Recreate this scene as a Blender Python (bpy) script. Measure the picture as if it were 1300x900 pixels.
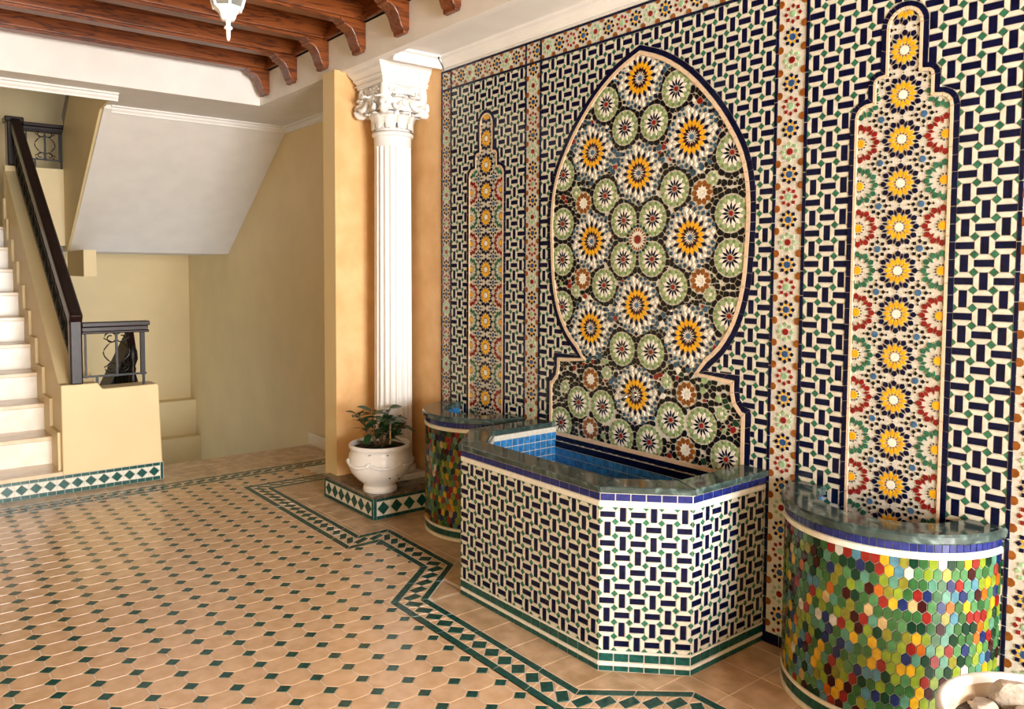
import bpy, bmesh, math, random
from mathutils import Matrix, Vector
R = math.radians
sin, cos, pi = math.sin, math.cos, math.pi
for o in list(bpy.data.objects):
    bpy.data.objects.remove(o)
SC = bpy.context.scene
COL = SC.collection

# ------------------------------------------------------------------ camera
CAM = Vector((1.923, -2.964, 1.6))
FPX, PY = 1000.65, 398.28
yaw, pit, rol = R(38.88), R(3.083), R(.3237)
_d = Vector((-cos(yaw) * cos(pit), sin(yaw) * cos(pit), -sin(pit)))
_r = _d.cross(Vector((0, 0, 1))).normalized()
_u = _r.cross(_d)
_r2 = _r * cos(rol) + _u * sin(rol)
_u2 = -_r * sin(rol) + _u * cos(rol)
cd = bpy.data.cameras.new('camera')
cam = bpy.data.objects.new('camera', cd)
COL.objects.link(cam)
m = Matrix((_r2, _u2, -_d)).transposed().to_4x4()
m.translation = CAM
cam.matrix_world = m
cd.sensor_width = 36
cd.lens = 36 * FPX / 1300
cd.shift_y = (PY - 450) / 1300
cd.clip_start = .05
SC.camera = cam


def project(p):
    v = Vector(p) - CAM
    d = v.dot(_d)
    if d < .05:
        return None
    return 650 + FPX * v.dot(_r2) / d, PY - FPX * v.dot(_u2) / d


# ------------------------------------------------------------------ world and light
W = bpy.data.worlds.new('world')
SC.world = W
W.use_nodes = True
wb = W.node_tree.nodes['Background']
wb.inputs[0].default_value = (.75, .86, 1, 1)
wb.inputs[1].default_value = 1.0


def area(name, loc, rot, sx, sy, power, col=(1, 1, 1)):
    l = bpy.data.lights.new(name, 'AREA')
    l.shape = 'RECTANGLE'
    l.size, l.size_y = sx, sy
    l.energy = power
    l.color = col
    o = bpy.data.objects.new(name, l)
    COL.objects.link(o)
    o.location = loc
    o.rotation_euler = rot
    return o


# daylight entering by the entrance doorway, outside the picture
area('entrance_doorway_offscreen', (6.45, -1.80, 1.35), (0, R(90), 0), 2.5, 2.4, 1020, (1, .995, .985))
SC.view_settings.view_transform = 'Standard'
SC.view_settings.look = 'None'
SC.view_settings.gamma = 1
SC.view_settings.use_curve_mapping = False
SC.view_settings.exposure = 0.0
try:
    SC.cycles.use_denoising = True
    SC.cycles.max_bounces = 8
except Exception:
    pass

# ------------------------------------------------------------------ materials
MATS = {}


def mat(name, col, rough=.5, var=.12, scale=30, metal=0, bump=0, bscale=80, spec=.5, col2=None, c2scale=None,
        coat=0, world=True):
    """procedural principled material: base colour varied by noise, optional second colour and bump"""
    if name in MATS:
        return MATS[name]
    M = bpy.data.materials.new(name)
    M.use_nodes = True
    nt = M.node_tree
    b = nt.nodes['Principled BSDF']
    b.inputs['Roughness'].default_value = rough
    b.inputs['Metallic'].default_value = metal
    b.inputs['Specular IOR Level'].default_value = spec
    if coat:
        b.inputs['Coat Weight'].default_value = coat
        b.inputs['Coat Roughness'].default_value = .08
    g = nt.nodes.new('ShaderNodeNewGeometry')
    n = nt.nodes.new('ShaderNodeTexNoise')
    n.inputs['Scale'].default_value = c2scale or scale
    n.inputs['Detail'].default_value = 4
    nt.links.new(g.outputs['Position'], n.inputs['Vector'])
    ramp = nt.nodes.new('ShaderNodeValToRGB')
    c2 = col2 or tuple(min(1, c * (1 + var)) for c in col)
    c1 = col if col2 else tuple(c * (1 - var) for c in col)
    ramp.color_ramp.elements[0].position = .35
    ramp.color_ramp.elements[1].position = .65
    ramp.color_ramp.elements[0].color = (*c1, 1)
    ramp.color_ramp.elements[1].color = (*c2, 1)
    nt.links.new(n.outputs['Fac'], ramp.inputs['Fac'])
    nt.links.new(ramp.outputs['Color'], b.inputs['Base Color'])
    if bump:
        n2 = nt.nodes.new('ShaderNodeTexNoise')
        n2.inputs['Scale'].default_value = bscale
        n2.inputs['Detail'].default_value = 3
        nt.links.new(g.outputs['Position'], n2.inputs['Vector'])
        bp = nt.nodes.new('ShaderNodeBump')
        bp.inputs['Strength'].default_value = bump
        bp.inputs['Distance'].default_value = .01
        nt.links.new(n2.outputs['Fac'], bp.inputs['Height'])
        nt.links.new(bp.outputs['Normal'], b.inputs['Normal'])
    MATS[name] = M
    return M


def glaze(name, col, var=.15, rough=.16):
    dark = max(col) < .06
    return mat(name, col, rough * (.7 if dark else 1), var, 45, bump=.03, bscale=35, spec=.2 if dark else .38)


glaze('navy', (.0035, .005, .027), .35)
glaze('cream', (.63, .60, .49), .08, .22)
glaze('fgreen', (.025, .125, .07), .3)
glaze('black', (.006, .007, .009), .4)
glaze('yellow', (.74, .37, .012), .14)
glaze('red', (.20, .010, .010), .25)
glaze('brown', (.22, .07, .010), .25)
glaze('lgreen', (.27, .44, .25), .18)
glaze('teal', (.028, .075, .115), .35)
glaze('cblue', (.02, .075, .2), .3)
glaze('steelblue', (.05, .12, .22), .25)
glaze('white', (.76, .73, .63), .06, .2)
glaze('maroon', (.07, .008, .012), .3)
glaze('olive', (.16, .24, .09), .2)
glaze('sage', (.26, .36, .17), .18)
glaze('dgreen', (.012, .045, .022), .3)
glaze('basinblue', (.03, .19, .46), .3)
glaze('teal_floor', (.008, .075, .062), .3, .2)
glaze('lapis', (.012, .02, .13), .3)
glaze('tan', (.68, .52, .36), .06, .4)
HEX = {'hx_green': (.045, .17, .045), 'hx_dark': (.010, .055, .025), 'hx_lime': (.30, .42, .03), 'hx_mid': (.10, .30, .10),
       'hx_red': (.36, .02, .014), 'hx_maroon': (.06, .009, .008), 'hx_yellow': (.88, .50, .02), 'hx_navy': (.012, .03, .15),
       'hx_sky': (.10, .30, .40), 'hx_white': (.85, .82, .70), 'hx_sand': (.75, .52, .22), 'hx_orange': (.62, .16, .012),
       'hx_sea': (.12, .36, .24), 'hx_olive': (.33, .31, .03)}
for k_, c_ in HEX.items():
    glaze(k_, tuple(.5 * q for q in c_), .18, .13)
mat('grout', (.66, .60, .47), .75, .1, 60, bump=.3, bscale=300)
mat('grout_pale', (.58, .555, .47), .7, .08, 60, bump=.3, bscale=300)
mat('grout_floor', (.86, .80, .70), .6, .08, 12)
mat('floor_tile', (.66, .44, .26), .22, .1, 9, col2=(.78, .56, .36), c2scale=14, bump=.05, bscale=12)
mat('floor_plain', (.48, .32, .175), .28, .1, 9, col2=(.74, .54, .35), c2scale=10, bump=.06, bscale=12)
mat('plaster_white', (.76, .74, .71), .55, .03, 5)
mat('plaster_grey', (.80, .77, .73), .6, .03, 5)
mat('paint_cream', (.72, .57, .305), .5, .03, 3)
mat('paint_orange', (.66, .38, .15), .5, .1, 3, col2=(.76, .48, .22), c2scale=6, bump=.1, bscale=60)
mat('column_white', (.76, .745, .72), .4, .02, 8)
mat('pot_white', (.80, .80, .79), .28, .03, 12, col2=(.83, .83, .82))
mat('soil', (.03, .018, .010), .9, .5, 60, bump=.8, bscale=60)
mat('iron', (.005, .004, .004), .4, .2, 20, spec=.3)
mat('darkwood', (.014, .005, .005), .34, .3, 20, spec=.3)
mat('grout_hex', (.34, .35, .29), .7, .1, 60)
mat('step_marble', (.62, .46, .28), .25, .1, 6, col2=(.74, .58, .38), c2scale=8)
mat('riser_marble', (.78, .70, .58), .25, .06, 6, col2=(.86, .80, .70), c2scale=8)
mat('chrome', (.75, .75, .75), .12, .02, 10, metal=1)
mat('leaf', (.008, .032, .010), .35, .3, 20, col2=(.022, .07, .018))
mat('stem', (.16, .10, .05), .7, .3, 30)
mat('stick', (.55, .38, .22), .7, .2, 30)
mat('bowl_inner', (.45, .33, .20), .6, .2, 9, col2=(.66, .55, .40))
mat('stone', (.36, .30, .23), .8, .2, 20, col2=(.58, .51, .42), c2scale=16, bump=.6, bscale=40)
mat('bark', (.05, .035, .025), .9, .5, 60, bump=.9, bscale=90)
mat('lantern_white', (.85, .85, .85), .3, .02, 10)
mat('speck', (.02, .02, .02), .6, .2, 30)


def wood(name, c1, c2, axis):
    M = bpy.data.materials.new(name)
    M.use_nodes = True
    nt = M.node_tree
    b = nt.nodes['Principled BSDF']
    b.inputs['Roughness'].default_value = .34
    g = nt.nodes.new('ShaderNodeNewGeometry')
    mp = nt.nodes.new('ShaderNodeMapping')
    s = [14, 14, 14]
    s[axis] = 1.1
    mp.inputs['Scale'].default_value = s
    nt.links.new(g.outputs['Position'], mp.inputs['Vector'])
    n = nt.nodes.new('ShaderNodeTexNoise')
    n.inputs['Scale'].default_value = 1.6
    n.inputs['Detail'].default_value = 5
    n.inputs['Distortion'].default_value = 1.2
    nt.links.new(mp.outputs[0], n.inputs['Vector'])
    w = nt.nodes.new('ShaderNodeMath')
    w.operation = 'MULTIPLY'
    w.inputs[1].default_value = 9
    nt.links.new(n.outputs['Fac'], w.inputs[0])
    w2 = nt.nodes.new('ShaderNodeMath')
    w2.operation = 'PINGPONG'
    w2.inputs[1].default_value = 1
    nt.links.new(w.outputs[0], w2.inputs[0])
    rp = nt.nodes.new('ShaderNodeValToRGB')
    rp.color_ramp.elements[0].color = (*c1, 1)
    rp.color_ramp.elements[1].color = (*c2, 1)
    rp.color_ramp.elements[1].position = .55
    nt.links.new(w2.outputs[0], rp.inputs['Fac'])
    nt.links.new(rp.outputs[0], b.inputs['Base Color'])
    MATS[name] = M


wood('beam_wood', (.055, .011, .003), (.215, .056, .011), 1)
wood('plank_wood', (.055, .011, .003), (.215, .056, .011), 0)


def marble(name, c1, c2, c3):
    M = bpy.data.materials.new(name)
    M.use_nodes = True
    nt = M.node_tree
    b = nt.nodes['Principled BSDF']
    b.inputs['Roughness'].default_value = .12
    g = nt.nodes.new('ShaderNodeNewGeometry')
    n = nt.nodes.new('ShaderNodeTexNoise')
    n.inputs['Scale'].default_value = 13
    n.inputs['Detail'].default_value = 9
    n.inputs['Distortion'].default_value = 1.6
    nt.links.new(g.outputs['Position'], n.inputs['Vector'])
    rp = nt.nodes.new('ShaderNodeValToRGB')
    rp.color_ramp.elements[0].color = (*c1, 1)
    rp.color_ramp.elements[0].position = .36
    rp.color_ramp.elements[1].color = (*c3, 1)
    rp.color_ramp.elements[1].position = .72
    e = rp.color_ramp.elements.new(.55)
    e.color = (*c2, 1)
    nt.links.new(n.outputs['Fac'], rp.inputs['Fac'])
    nt.links.new(rp.outputs[0], b.inputs['Base Color'])
    MATS[name] = M


marble('green_marble', (.020, .036, .034), (.042, .070, .064), (.15, .215, .20))
marble('plinth_marble', (.09, .065, .05), (.16, .12, .09), (.28, .23, .18))
marble('soap_marble', (.42, .55, .54), (.55, .66, .65), (.72, .80, .78))
gl = bpy.data.materials.new('lantern_glass')
gl.use_nodes = True
gb = gl.node_tree.nodes['Principled BSDF']
gb.inputs['Base Color'].default_value = (.55, .58, .55, 1)
gb.inputs['Roughness'].default_value = .25
gb.inputs['Transmission Weight'].default_value = .75
MATS['lantern_glass'] = gl

# ------------------------------------------------------------------ mesh helpers
WLOC = {}


def setp(o, parent):
    if parent is not None:
        o.parent = parent
        o.matrix_parent_inverse = Matrix.Translation(-WLOC.get(parent.name, Vector((0, 0, 0))))


def tag(o, label=None, cat=None, group=None, kind=None):
    if label: o['label'] = label
    if cat: o['category'] = cat
    if group: o['group'] = group
    if kind: o['kind'] = kind
    return o


def thing(name, label, cat, loc, group=None):
    o = bpy.data.objects.new(name, None)
    COL.objects.link(o)
    o.location = loc
    o.empty_display_size = .1
    WLOC[o.name] = Vector(loc)
    return tag(o, label, cat, group)


class MB:
    def __init__(s):
        s.v, s.f, s.m, s.mats = [], [], [], []

    def mi(s, mname):
        if mname not in s.mats: s.mats.append(mname)
        return s.mats.index(mname)

    def face(s, pts, mname):
        i = len(s.v)
        s.v += [tuple(p) for p in pts]
        s.f.append(tuple(range(i, i + len(pts))))
        s.m.append(s.mi(mname))

    def box(s, x0, x1, y0, y1, z0, z1, mname):
        return s.prism([(x0, y0), (x1, y0), (x1, y1), (x0, y1)], z0, z1, mname)

    def prism(s, poly, a, b, mname, fr=None):
        """extrude a 2D polygon from height a to b; fr=(O,U,V,N) frame (default XY->Z)"""
        O, U, V, N = fr or XYZ
        if area2(poly) < 0: poly = poly[::-1]
        n = len(poly)
        i = len(s.v)
        k = s.mi(mname)
        for h in (a, b):
            s.v += [tuple(O + U * p[0] + V * p[1] + N * h) for p in poly]
        s.f.append(tuple(range(i + n - 1, i - 1, -1)))
        s.f.append(tuple(range(i + n, i + 2 * n)))
        s.m += [k, k]
        for j in range(n):
            j2 = (j + 1) % n
            s.f.append((i + j, i + j2, i + n + j2, i + n + j))
            s.m.append(k)
        return s

    def lathe(s, prof, c, seg, mname, a0=0, a1=2 * pi, rfun=None, axis=None):
        """prof: list of (r,z); closed sweep if full circle; rfun(angle,r,z)->r"""
        full = abs(a1 - a0 - 2 * pi) < 1e-6
        k = s.mi(mname)
        i = len(s.v)
        na = seg if full else seg + 1
        for q in range(na):
            a = a0 + (a1 - a0) * q / seg
            for r, z in prof:
                rr = rfun(a, r, z) if rfun else r
                s.v.append((c[0] + rr * cos(a), c[1] + rr * sin(a), c[2] + z))
        n = len(prof)
        for q in range(seg):
            q2 = (q + 1) % na
            for j in range(n - 1):
                if prof[j][0] < 1e-6 and prof[j + 1][0] < 1e-6: continue
                f = [i + q * n + j, i + q2 * n + j, i + q2 * n + j + 1, i + q * n + j + 1]
                s.f.append(tuple(f))
                s.m.append(k)
        return s

    def tube(s, path, r, mname, seg=8, rad=None):
        path = [Vector(p) for p in path]
        k = s.mi(mname)
        i = len(s.v)
        up = Vector((.13, .21, 1)).normalized()
        for q, p in enumerate(path):
            t = (path[min(q + 1, len(path) - 1)] - path[max(q - 1, 0)]).normalized()
            a = t.cross(up)
            if a.length < .05: a = t.cross(Vector((1, 0, 0)))
            a.normalize()
            b = t.cross(a)
            rr = rad[q] if rad else r
            for j in range(seg):
                an = 2 * pi * j / seg
                s.v.append(tuple(p + a * cos(an) * rr + b * sin(an) * rr))
        n = len(path)
        for q in range(n - 1):
            for j in range(seg):
                j2 = (j + 1) % seg
                s.f.append((i + q * seg + j, i + q * seg + j2, i + (q + 1) * seg + j2, i + (q + 1) * seg + j))
                s.m.append(k)
        s.f.append(tuple(i + j for j in range(seg)))
        s.f.append(tuple(i + (n - 1) * seg + j for j in range(seg - 1, -1, -1)))
        s.m += [k, k]
        return s

    def bar(s, p, q, w, h, mname, up=Vector((0, 0, 1))):
        """rectangular bar from p to q, width w (sideways), height h"""
        p, q = Vector(p), Vector(q)
        t = (q - p).normalized()
        a = t.cross(up).normalized()
        b = a.cross(t)
        return s.prism([(-w / 2, -h / 2), (w / 2, -h / 2), (w / 2, h / 2), (-w / 2, h / 2)], 0, (q - p).length, mname,
                       (p, a, -b, t))

    def build(s, name, parent=None, smooth=False, bevel=0, autosmooth=None):
        me = bpy.data.meshes.new(name)
        me.from_pydata(s.v, [], s.f)
        for mn in s.mats: me.materials.append(MATS[mn])
        if len(s.mats) > 1:
            me.polygons.foreach_set('material_index', s.m)
        bm = bmesh.new()
        bm.from_mesh(me)
        if smooth or bevel: bmesh.ops.remove_doubles(bm, verts=bm.verts, dist=1e-5)
        bmesh.ops.recalc_face_normals(bm, faces=bm.faces)
        bm.to_mesh(me)
        bm.free()
        if smooth:
            me.polygons.foreach_set('use_smooth', [True] * len(me.polygons))
            if autosmooth:
                me.set_sharp_from_angle(angle=R(autosmooth))
        o = bpy.data.objects.new(name, me)
        COL.objects.link(o)
        setp(o, parent)
        if bevel:
            b = o.modifiers.new('bevel', 'BEVEL')
            b.width = bevel
            b.segments = 2
            b.limit_method = 'ANGLE'
            b.angle_limit = R(40)
        return o


XYZ = (Vector((0, 0, 0)), Vector((1, 0, 0)), Vector((0, 1, 0)), Vector((0, 0, 1)))


def area2(p):
    return sum(p[i - 1][0] * p[i][1] - p[i][0] * p[i - 1][1] for i in range(len(p)))


def cen(p):
    return sum(q[0] for q in p) / len(p), sum(q[1] for q in p) / len(p)


def inset(p, d):
    """inset a convex CCW polygon by d; falls back to scaling"""
    n = len(p)
    c = cen(p)
    rmin = min(math.hypot(q[0] - c[0], q[1] - c[1]) for q in p)
    out = []
    ln = []
    for i in range(n):
        a, b = p[i], p[(i + 1) % n]
        L = math.hypot(b[0] - a[0], b[1] - a[1])
        if L < 1e-6: return [(c[0] + (q[0] - c[0]) * .85, c[1] + (q[1] - c[1]) * .85) for q in p]
        nx, ny = -(b[1] - a[1]) / L, (b[0] - a[0]) / L
        ln.append((nx, ny, nx * a[0] + ny * a[1] + d))
    for i in range(n):
        a, b = ln[i - 1], ln[i]
        det = a[0] * b[1] - a[1] * b[0]
        if abs(det) < .05:
            q = p[i]
            out.append((q[0] + b[0] * d, q[1] + b[1] * d))
        else:
            out.append(((a[2] * b[1] - b[2] * a[1]) / det, (a[0] * b[2] - b[0] * a[2]) / det))
    if area2(out) <= 0 or any(math.hypot(q[0] - c[0], q[1] - c[1]) > 1.05 * math.hypot(w[0] - c[0], w[1] - c[1]) for q, w in zip(out, p)):
        s = max(.5, 1 - d / max(rmin, 1e-4))
        return [(c[0] + (q[0] - c[0]) * s, c[1] + (q[1] - c[1]) * s) for q in p]
    return out


def clip(p, nx, ny, c):
    """keep the part of polygon p with nx*x+ny*y >= c"""
    out = []
    for i in range(len(p)):
        a, b = p[i - 1], p[i]
        da, db = nx * a[0] + ny * a[1] - c, nx * b[0] + ny * b[1] - c
        if (da >= 0) != (db >= 0):
            t = da / (da - db)
            out.append((a[0] + (b[0] - a[0]) * t, a[1] + (b[1] - a[1]) * t))
        if db >= 0: out.append(b)
    return out if len(out) > 2 and abs(area2(out)) > 2e-5 else None


def crect(p, x0, x1, y0, y1):
    for nx, ny, c in ((1, 0, x0), (-1, 0, -x1), (0, 1, y0), (0, -1, -y1)):
        if p is None: return None
        p = clip(p, nx, ny, c)
    return p


def inside(pt, poly):
    x, y = pt
    r = False
    for i in range(len(poly)):
        a, b = poly[i - 1], poly[i]
        if (a[1] > y) != (b[1] > y) and x < (b[0] - a[0]) * (y - a[1]) / (b[1] - a[1]) + a[0]: r = not r
    return r


def nearest(pt, poly):
    """nearest segment of a closed CCW polygon: distance, inward normal, offset"""
    best = None
    x, y = pt
    for i in range(len(poly)):
        a, b = poly[i - 1], poly[i]
        dx, dy = b[0] - a[0], b[1] - a[1]
        L2 = dx * dx + dy * dy
        if L2 < 1e-12: continue
        t = max(0, min(1, ((x - a[0]) * dx + (y - a[1]) * dy) / L2))
        qx, qy = a[0] + dx * t, a[1] + dy * t
        d = (qx - x) ** 2 + (qy - y) ** 2
        if best is None or d < best[0]:
            L = math.sqrt(L2)
            nx, ny = -dy / L, dx / L
            best = (d, nx, ny, nx * a[0] + ny * a[1])
    return best


def clip_to(p, poly, keep_inside, bbox=None):
    """clip a small convex tile against a large outline by its locally nearest edge"""
    ins = [inside(q, poly) for q in p]
    if all(ins): return p if keep_inside else None
    if not any(ins): return None if keep_inside else p
    ci = [q for q, k in zip(p, ins) if k == keep_inside]
    co = [q for q, k in zip(p, ins) if k != keep_inside]
    a, b = cen(ci), cen(co)
    _, nx, ny, c = nearest(((a[0] + b[0]) / 2, (a[1] + b[1]) / 2), poly)
    return clip(p, nx, ny, c) if keep_inside else clip(p, -nx, -ny, -c)


def clip_corner(p, poly, keep_inside):
    """clip a tile against a closed CCW outline, splitting it cleanly at one outline corner; list of pieces"""
    cv = [i for i in range(len(poly)) if inside(poly[i], p)]
    if len(cv) != 1:
        q = clip_to(p, poly, keep_inside)
        return [q] if q else []
    i = cv[0]
    a, b, c = poly[i - 1], poly[i], poly[(i + 1) % len(poly)]
    hs = []
    for u, v in ((a, b), (b, c)):
        L = math.hypot(v[0] - u[0], v[1] - u[1])
        nx, ny = -(v[1] - u[1]) / L, (v[0] - u[0]) / L
        if not keep_inside: nx, ny = -nx, -ny
        hs.append((nx, ny, nx * b[0] + ny * b[1]))
    cr = (b[0] - a[0]) * (c[1] - b[1]) - (b[1] - a[1]) * (c[0] - b[0])
    convex = (cr > 0) == keep_inside
    q = clip(p, *hs[0])
    if convex:
        q = clip(q, *hs[1]) if q else None
        return [q] if q else []
    r = clip(p, -hs[0][0], -hs[0][1], -hs[0][2])
    r = clip(r, *hs[1]) if r else None
    return [z for z in (q, r) if z]


def offset_closed(poly, d):
    """offset a closed CCW outline inward by d (mitred)"""
    n = len(poly)
    out = []
    for i in range(n):
        a, b, c = poly[i - 1], poly[i], poly[(i + 1) % n]
        l1, l2 = math.hypot(b[0] - a[0], b[1] - a[1]), math.hypot(c[0] - b[0], c[1] - b[1])
        n1 = (-(b[1] - a[1]) / l1, (b[0] - a[0]) / l1)
        n2 = (-(c[1] - b[1]) / l2, (c[0] - b[0]) / l2)
        k = 1 + n1[0] * n2[0] + n1[1] * n2[1]
        k = max(k, .45)
        out.append((b[0] + d * (n1[0] + n2[0]) / k, b[1] + d * (n1[1] + n2[1]) / k))
    return out


class Tiles:
    """collects tile polygons; the largest in view become objects, the rest one joined 'stuff' part per name"""
    SHARED = {}

    def __init__(s, parent):
        s.parent = parent
        s.items = {}

    def add(s, name, poly, mname, fr, t=.003, gap=.0008, bev=.0009):
        if poly is None or len(poly) < 3: return
        if area2(poly) < 0: poly = poly[::-1]
        q = inset(poly, gap) if gap else poly
        s.items.setdefault(name, []).append((q, mname, fr, t, bev))

    def finish(s, cap=300, minpx=8.5):
        for name, L in s.items.items():
            rank = []
            for i, (q, mn, (O, U, V, N), t, bev) in enumerate(L):
                pr = [project(O + U * a[0] + V * a[1]) for a in q]
                if any(a is None for a in pr):
                    rank.append((0, 0, i)); continue
                cx, cy = cen(pr)
                ext = max(max(a[0] for a in pr) - min(a[0] for a in pr), max(a[1] for a in pr) - min(a[1] for a in pr))
                ok = -5 < cx < 1305 and -5 < cy < 905
                rank.append((abs(area2(pr)) if ok else 0, ext, i))
            rank.sort(reverse=True)
            ind = [r[2] for r in rank[:cap] if r[1] >= minpx and r[0] > 0]
            iset = set(ind)
            for i in ind: s.single(name, *L[i])
            rest = [L[i] for i in range(len(L)) if i not in iset]
            if rest:
                mb = MB()
                for q, mn, (O, U, V, N), t, bev in rest:
                    top = inset(q, bev)
                    n = len(q)
                    k = mb.mi(mn)
                    i0 = len(mb.v)
                    mb.v += [tuple(O + U * a[0] + V * a[1]) for a in q]
                    mb.v += [tuple(O + U * a[0] + V * a[1] + N * t) for a in top]
                    mb.f.append(tuple(range(i0 + n, i0 + 2 * n)))
                    mb.m.append(k)
                    for j in range(n):
                        j2 = (j + 1) % n
                        mb.f.append((i0 + j, i0 + j2, i0 + n + j2, i0 + n + j))
                        mb.m.append(k)
                me = bpy.data.meshes.new(name)
                me.from_pydata(mb.v, [], mb.f)
                for mn in mb.mats: me.materials.append(MATS[mn])
                me.polygons.foreach_set('material_index', mb.m)
                o = bpy.data.objects.new('further_' + name + 's' if ind else name + 's', me)
                o['kind'] = 'stuff'
                COL.objects.link(o)
                setp(o, s.parent)

    def single(s, name, q, mn, fr, t, bev):
        O, U, V, N = fr
        c = cen(q)
        loc = [(a[0] - c[0], a[1] - c[1]) for a in q]
        key = (mn, t, tuple((round(a[0], 4), round(a[1], 4)) for a in loc))
        me = Tiles.SHARED.get(key)
        if me is None:
            top = inset(loc, bev)
            n = len(loc)
            v = [(a[0], a[1], 0) for a in loc] + [(a[0], a[1], t) for a in top]
            f = [tuple(range(n, 2 * n))] + [(j, (j + 1) % n, n + (j + 1) % n, n + j) for j in range(n)]
            me = bpy.data.meshes.new(name)
            me.from_pydata(v, [], f)
            me.materials.append(MATS[mn])
            Tiles.SHARED[key] = me
        o = bpy.data.objects.new(name, me)
        COL.objects.link(o)
        mw = Matrix((U, V, N)).transposed().to_4x4()
        mw.translation = O + U * c[0] + V * c[1]
        setp(o, s.parent)
        o.matrix_basis = mw


def V3(*a): return Vector(a)


def frame(O, U):
    """vertical face: U horizontal along the face, V up, N outward"""
    U = Vector(U).normalized()
    Z = Vector((0, 0, 1))
    return Vector(O), U, Z, U.cross(Z)


def lift(fr, h): return (fr[0] + fr[3] * h, fr[1], fr[2], fr[3])


def basket(T, fr, x0, nx, cw, ztop, nz, ch, outs=(), box=None, parity=0):
    """checkerboard of blue bars flanked by cream strips with green lozenges at the corners"""
    for i in range(nx):
        for j in range(nz):
            X, Z = x0 + i * cw, ztop - (j + 1) * ch
            horiz = (i + j + parity) % 2 == 0

            def mp(a, b):
                return (X + (a if horiz else b) * cw, Z + (b if horiz else a) * ch)
            ps = [('navy_tile', [mp(0, .29), mp(1, .29), mp(1, .71), mp(0, .71)], 'navy')]
            ps.append(('cream_tile', [mp(.25, 0), mp(.75, 0), mp(1, .25), mp(1, .29), mp(0, .29), mp(0, .25)], 'cream'))
            ps.append(('cream_tile', [mp(.25, 1), mp(.75, 1), mp(1, .75), mp(1, .71), mp(0, .71), mp(0, .75)], 'cream'))
            for n_, p, m_ in ps: put(T, n_, p, m_, fr, outs, box)
    for i in range(nx + 1):
        for j in range(nz + 1):
            X, Z = x0 + i * cw, ztop - j * ch
            put(T, 'green_tile', [(X - .25 * cw, Z), (X, Z - .25 * ch), (X + .25 * cw, Z), (X, Z + .25 * ch)], 'fgreen', fr, outs,
                (x0, x0 + nx * cw, ztop - nz * ch, ztop))


def put(T, name, p, mname, fr, outs=(), box=None, keep=False, **kw):
    if area2(p) < 0: p = p[::-1]
    if box: p = crect(p, *box)
    for oo in outs:
        if p is None: return
        p = clip_to(p, oo, keep)
    if p: T.add(name, p, mname, fr, **kw)


def ringkite(cx, cz, a, r0, r1, r2, w, aspect=1.0):
    """kite pointing outwards at angle a: inner tip r0, widest r1 (half width w), outer tip r2"""
    ca, sa = cos(a), sin(a)
    P = []
    for r, o in ((r0, 0), (r1, w), (r2, 0), (r1, -w)):
        P.append((cx + r * ca - o * sa, cz + (r * sa + o * ca) * aspect))
    return P


def ringhex(cx, cz, a, r0, r2, w, sh=.28):
    ca, sa = cos(a), sin(a)
    P = []
    L = r2 - r0
    for r, o in ((r0, w * .45), (r0, -w * .45), (r0 + L * .45, -w), (r2 - L * sh, -w * .8), (r2, 0), (r2 - L * sh, w * .8), (r0 + L * .45, w)):
        P.append((cx + r * ca - o * sa, cz + r * sa + o * ca))
    return P


def ngon(cx, cz, r, n, a0=0., ar=1., rot=0.):
    P = []
    for k in range(n):
        a = a0 + 2 * pi * k / n
        x, y = r * cos(a), r * ar * sin(a)
        P.append((cx + x * cos(rot) - y * sin(rot), cz + x * sin(rot) + y * cos(rot)))
    return P
rnd = random.Random(7)
# ================================================================== FLOOR
CX, CY = .1195, .1362          # octagon pitch
FX0, FY0 = -1.505, -2.612      # one green dot
fl = MB()
fl.prism([(-4.83, -6.2), (6.6, -6.2), (6.6, .14), (-4.83, .14)], -.12, -.0022, 'grout_floor')
floor = tag(fl.build('floor'), 'hall floor of peach octagon tiles with small green lozenges and banded borders', None, None, 'structure')
# outer edge of the green border (runs along stairs, round the column plinth and the fountain)
BO = [(-4.23, -6.1), (-4.23, .08), (-3.42, .08), (-3.42, -.50), (-3.10, -.735), (-2.30, -.735), (-2.30, -.53), (-1.56, -.55), (-1.262, -.912), (-.20, -.910), (.085, -.575),
      (1.35, -.575), (1.35, -6.1)]
BO = [(-4.23, -6.1), (-4.23, .08), (-3.62, .08), (-3.62, -.735), (-2.30, -.735), (-2.30, -.53), (-1.56, -.55), (-1.262, -.912), (-.20, -.910), (.085, -.575),
      (2.6, -.575), (2.6, -6.1)]
BO = BO[::-1]                   # CCW closed outline, field on the inside
if area2(BO) < 0: BO = BO[::-1]
B1 = offset_closed(BO, .037)
B2 = offset_closed(BO, .128)
B3 = offset_closed(BO, .168)
FR = (V3(0, 0, -.0022), V3(1, 0, 0), V3(0, 1, 0), V3(0, 0, 1))
TF = Tiles(floor)
KT = dict(t=.0022, gap=.0026, bev=.0006)
i0, i1 = -25, 36
for i in range(-28, 37):
    for j in range(-28, 17):
        x, y = FX0 + i * CX, FY0 + j * CY
        if x < -4.3 or x > 2.7 or y < -6.1 or y > .1: continue
        a, b = .031, .034
        o8 = [(x + a, y), (x + CX - a, y), (x + CX, y + b), (x + CX, y + CY - b), (x + CX - a, y + CY), (x + a, y + CY), (x, y + CY - b), (x, y + b)]
        for pc in clip_corner(o8, B3, True): TF.add('octagon_tile', pc, 'floor_tile', FR, **KT)
        put(TF, 'green_lozenge_tile', [(x - a, y), (x, y - b), (x + a, y), (x, y + b)], 'teal_floor', FR, (B3,), None, True, **KT)


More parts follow.
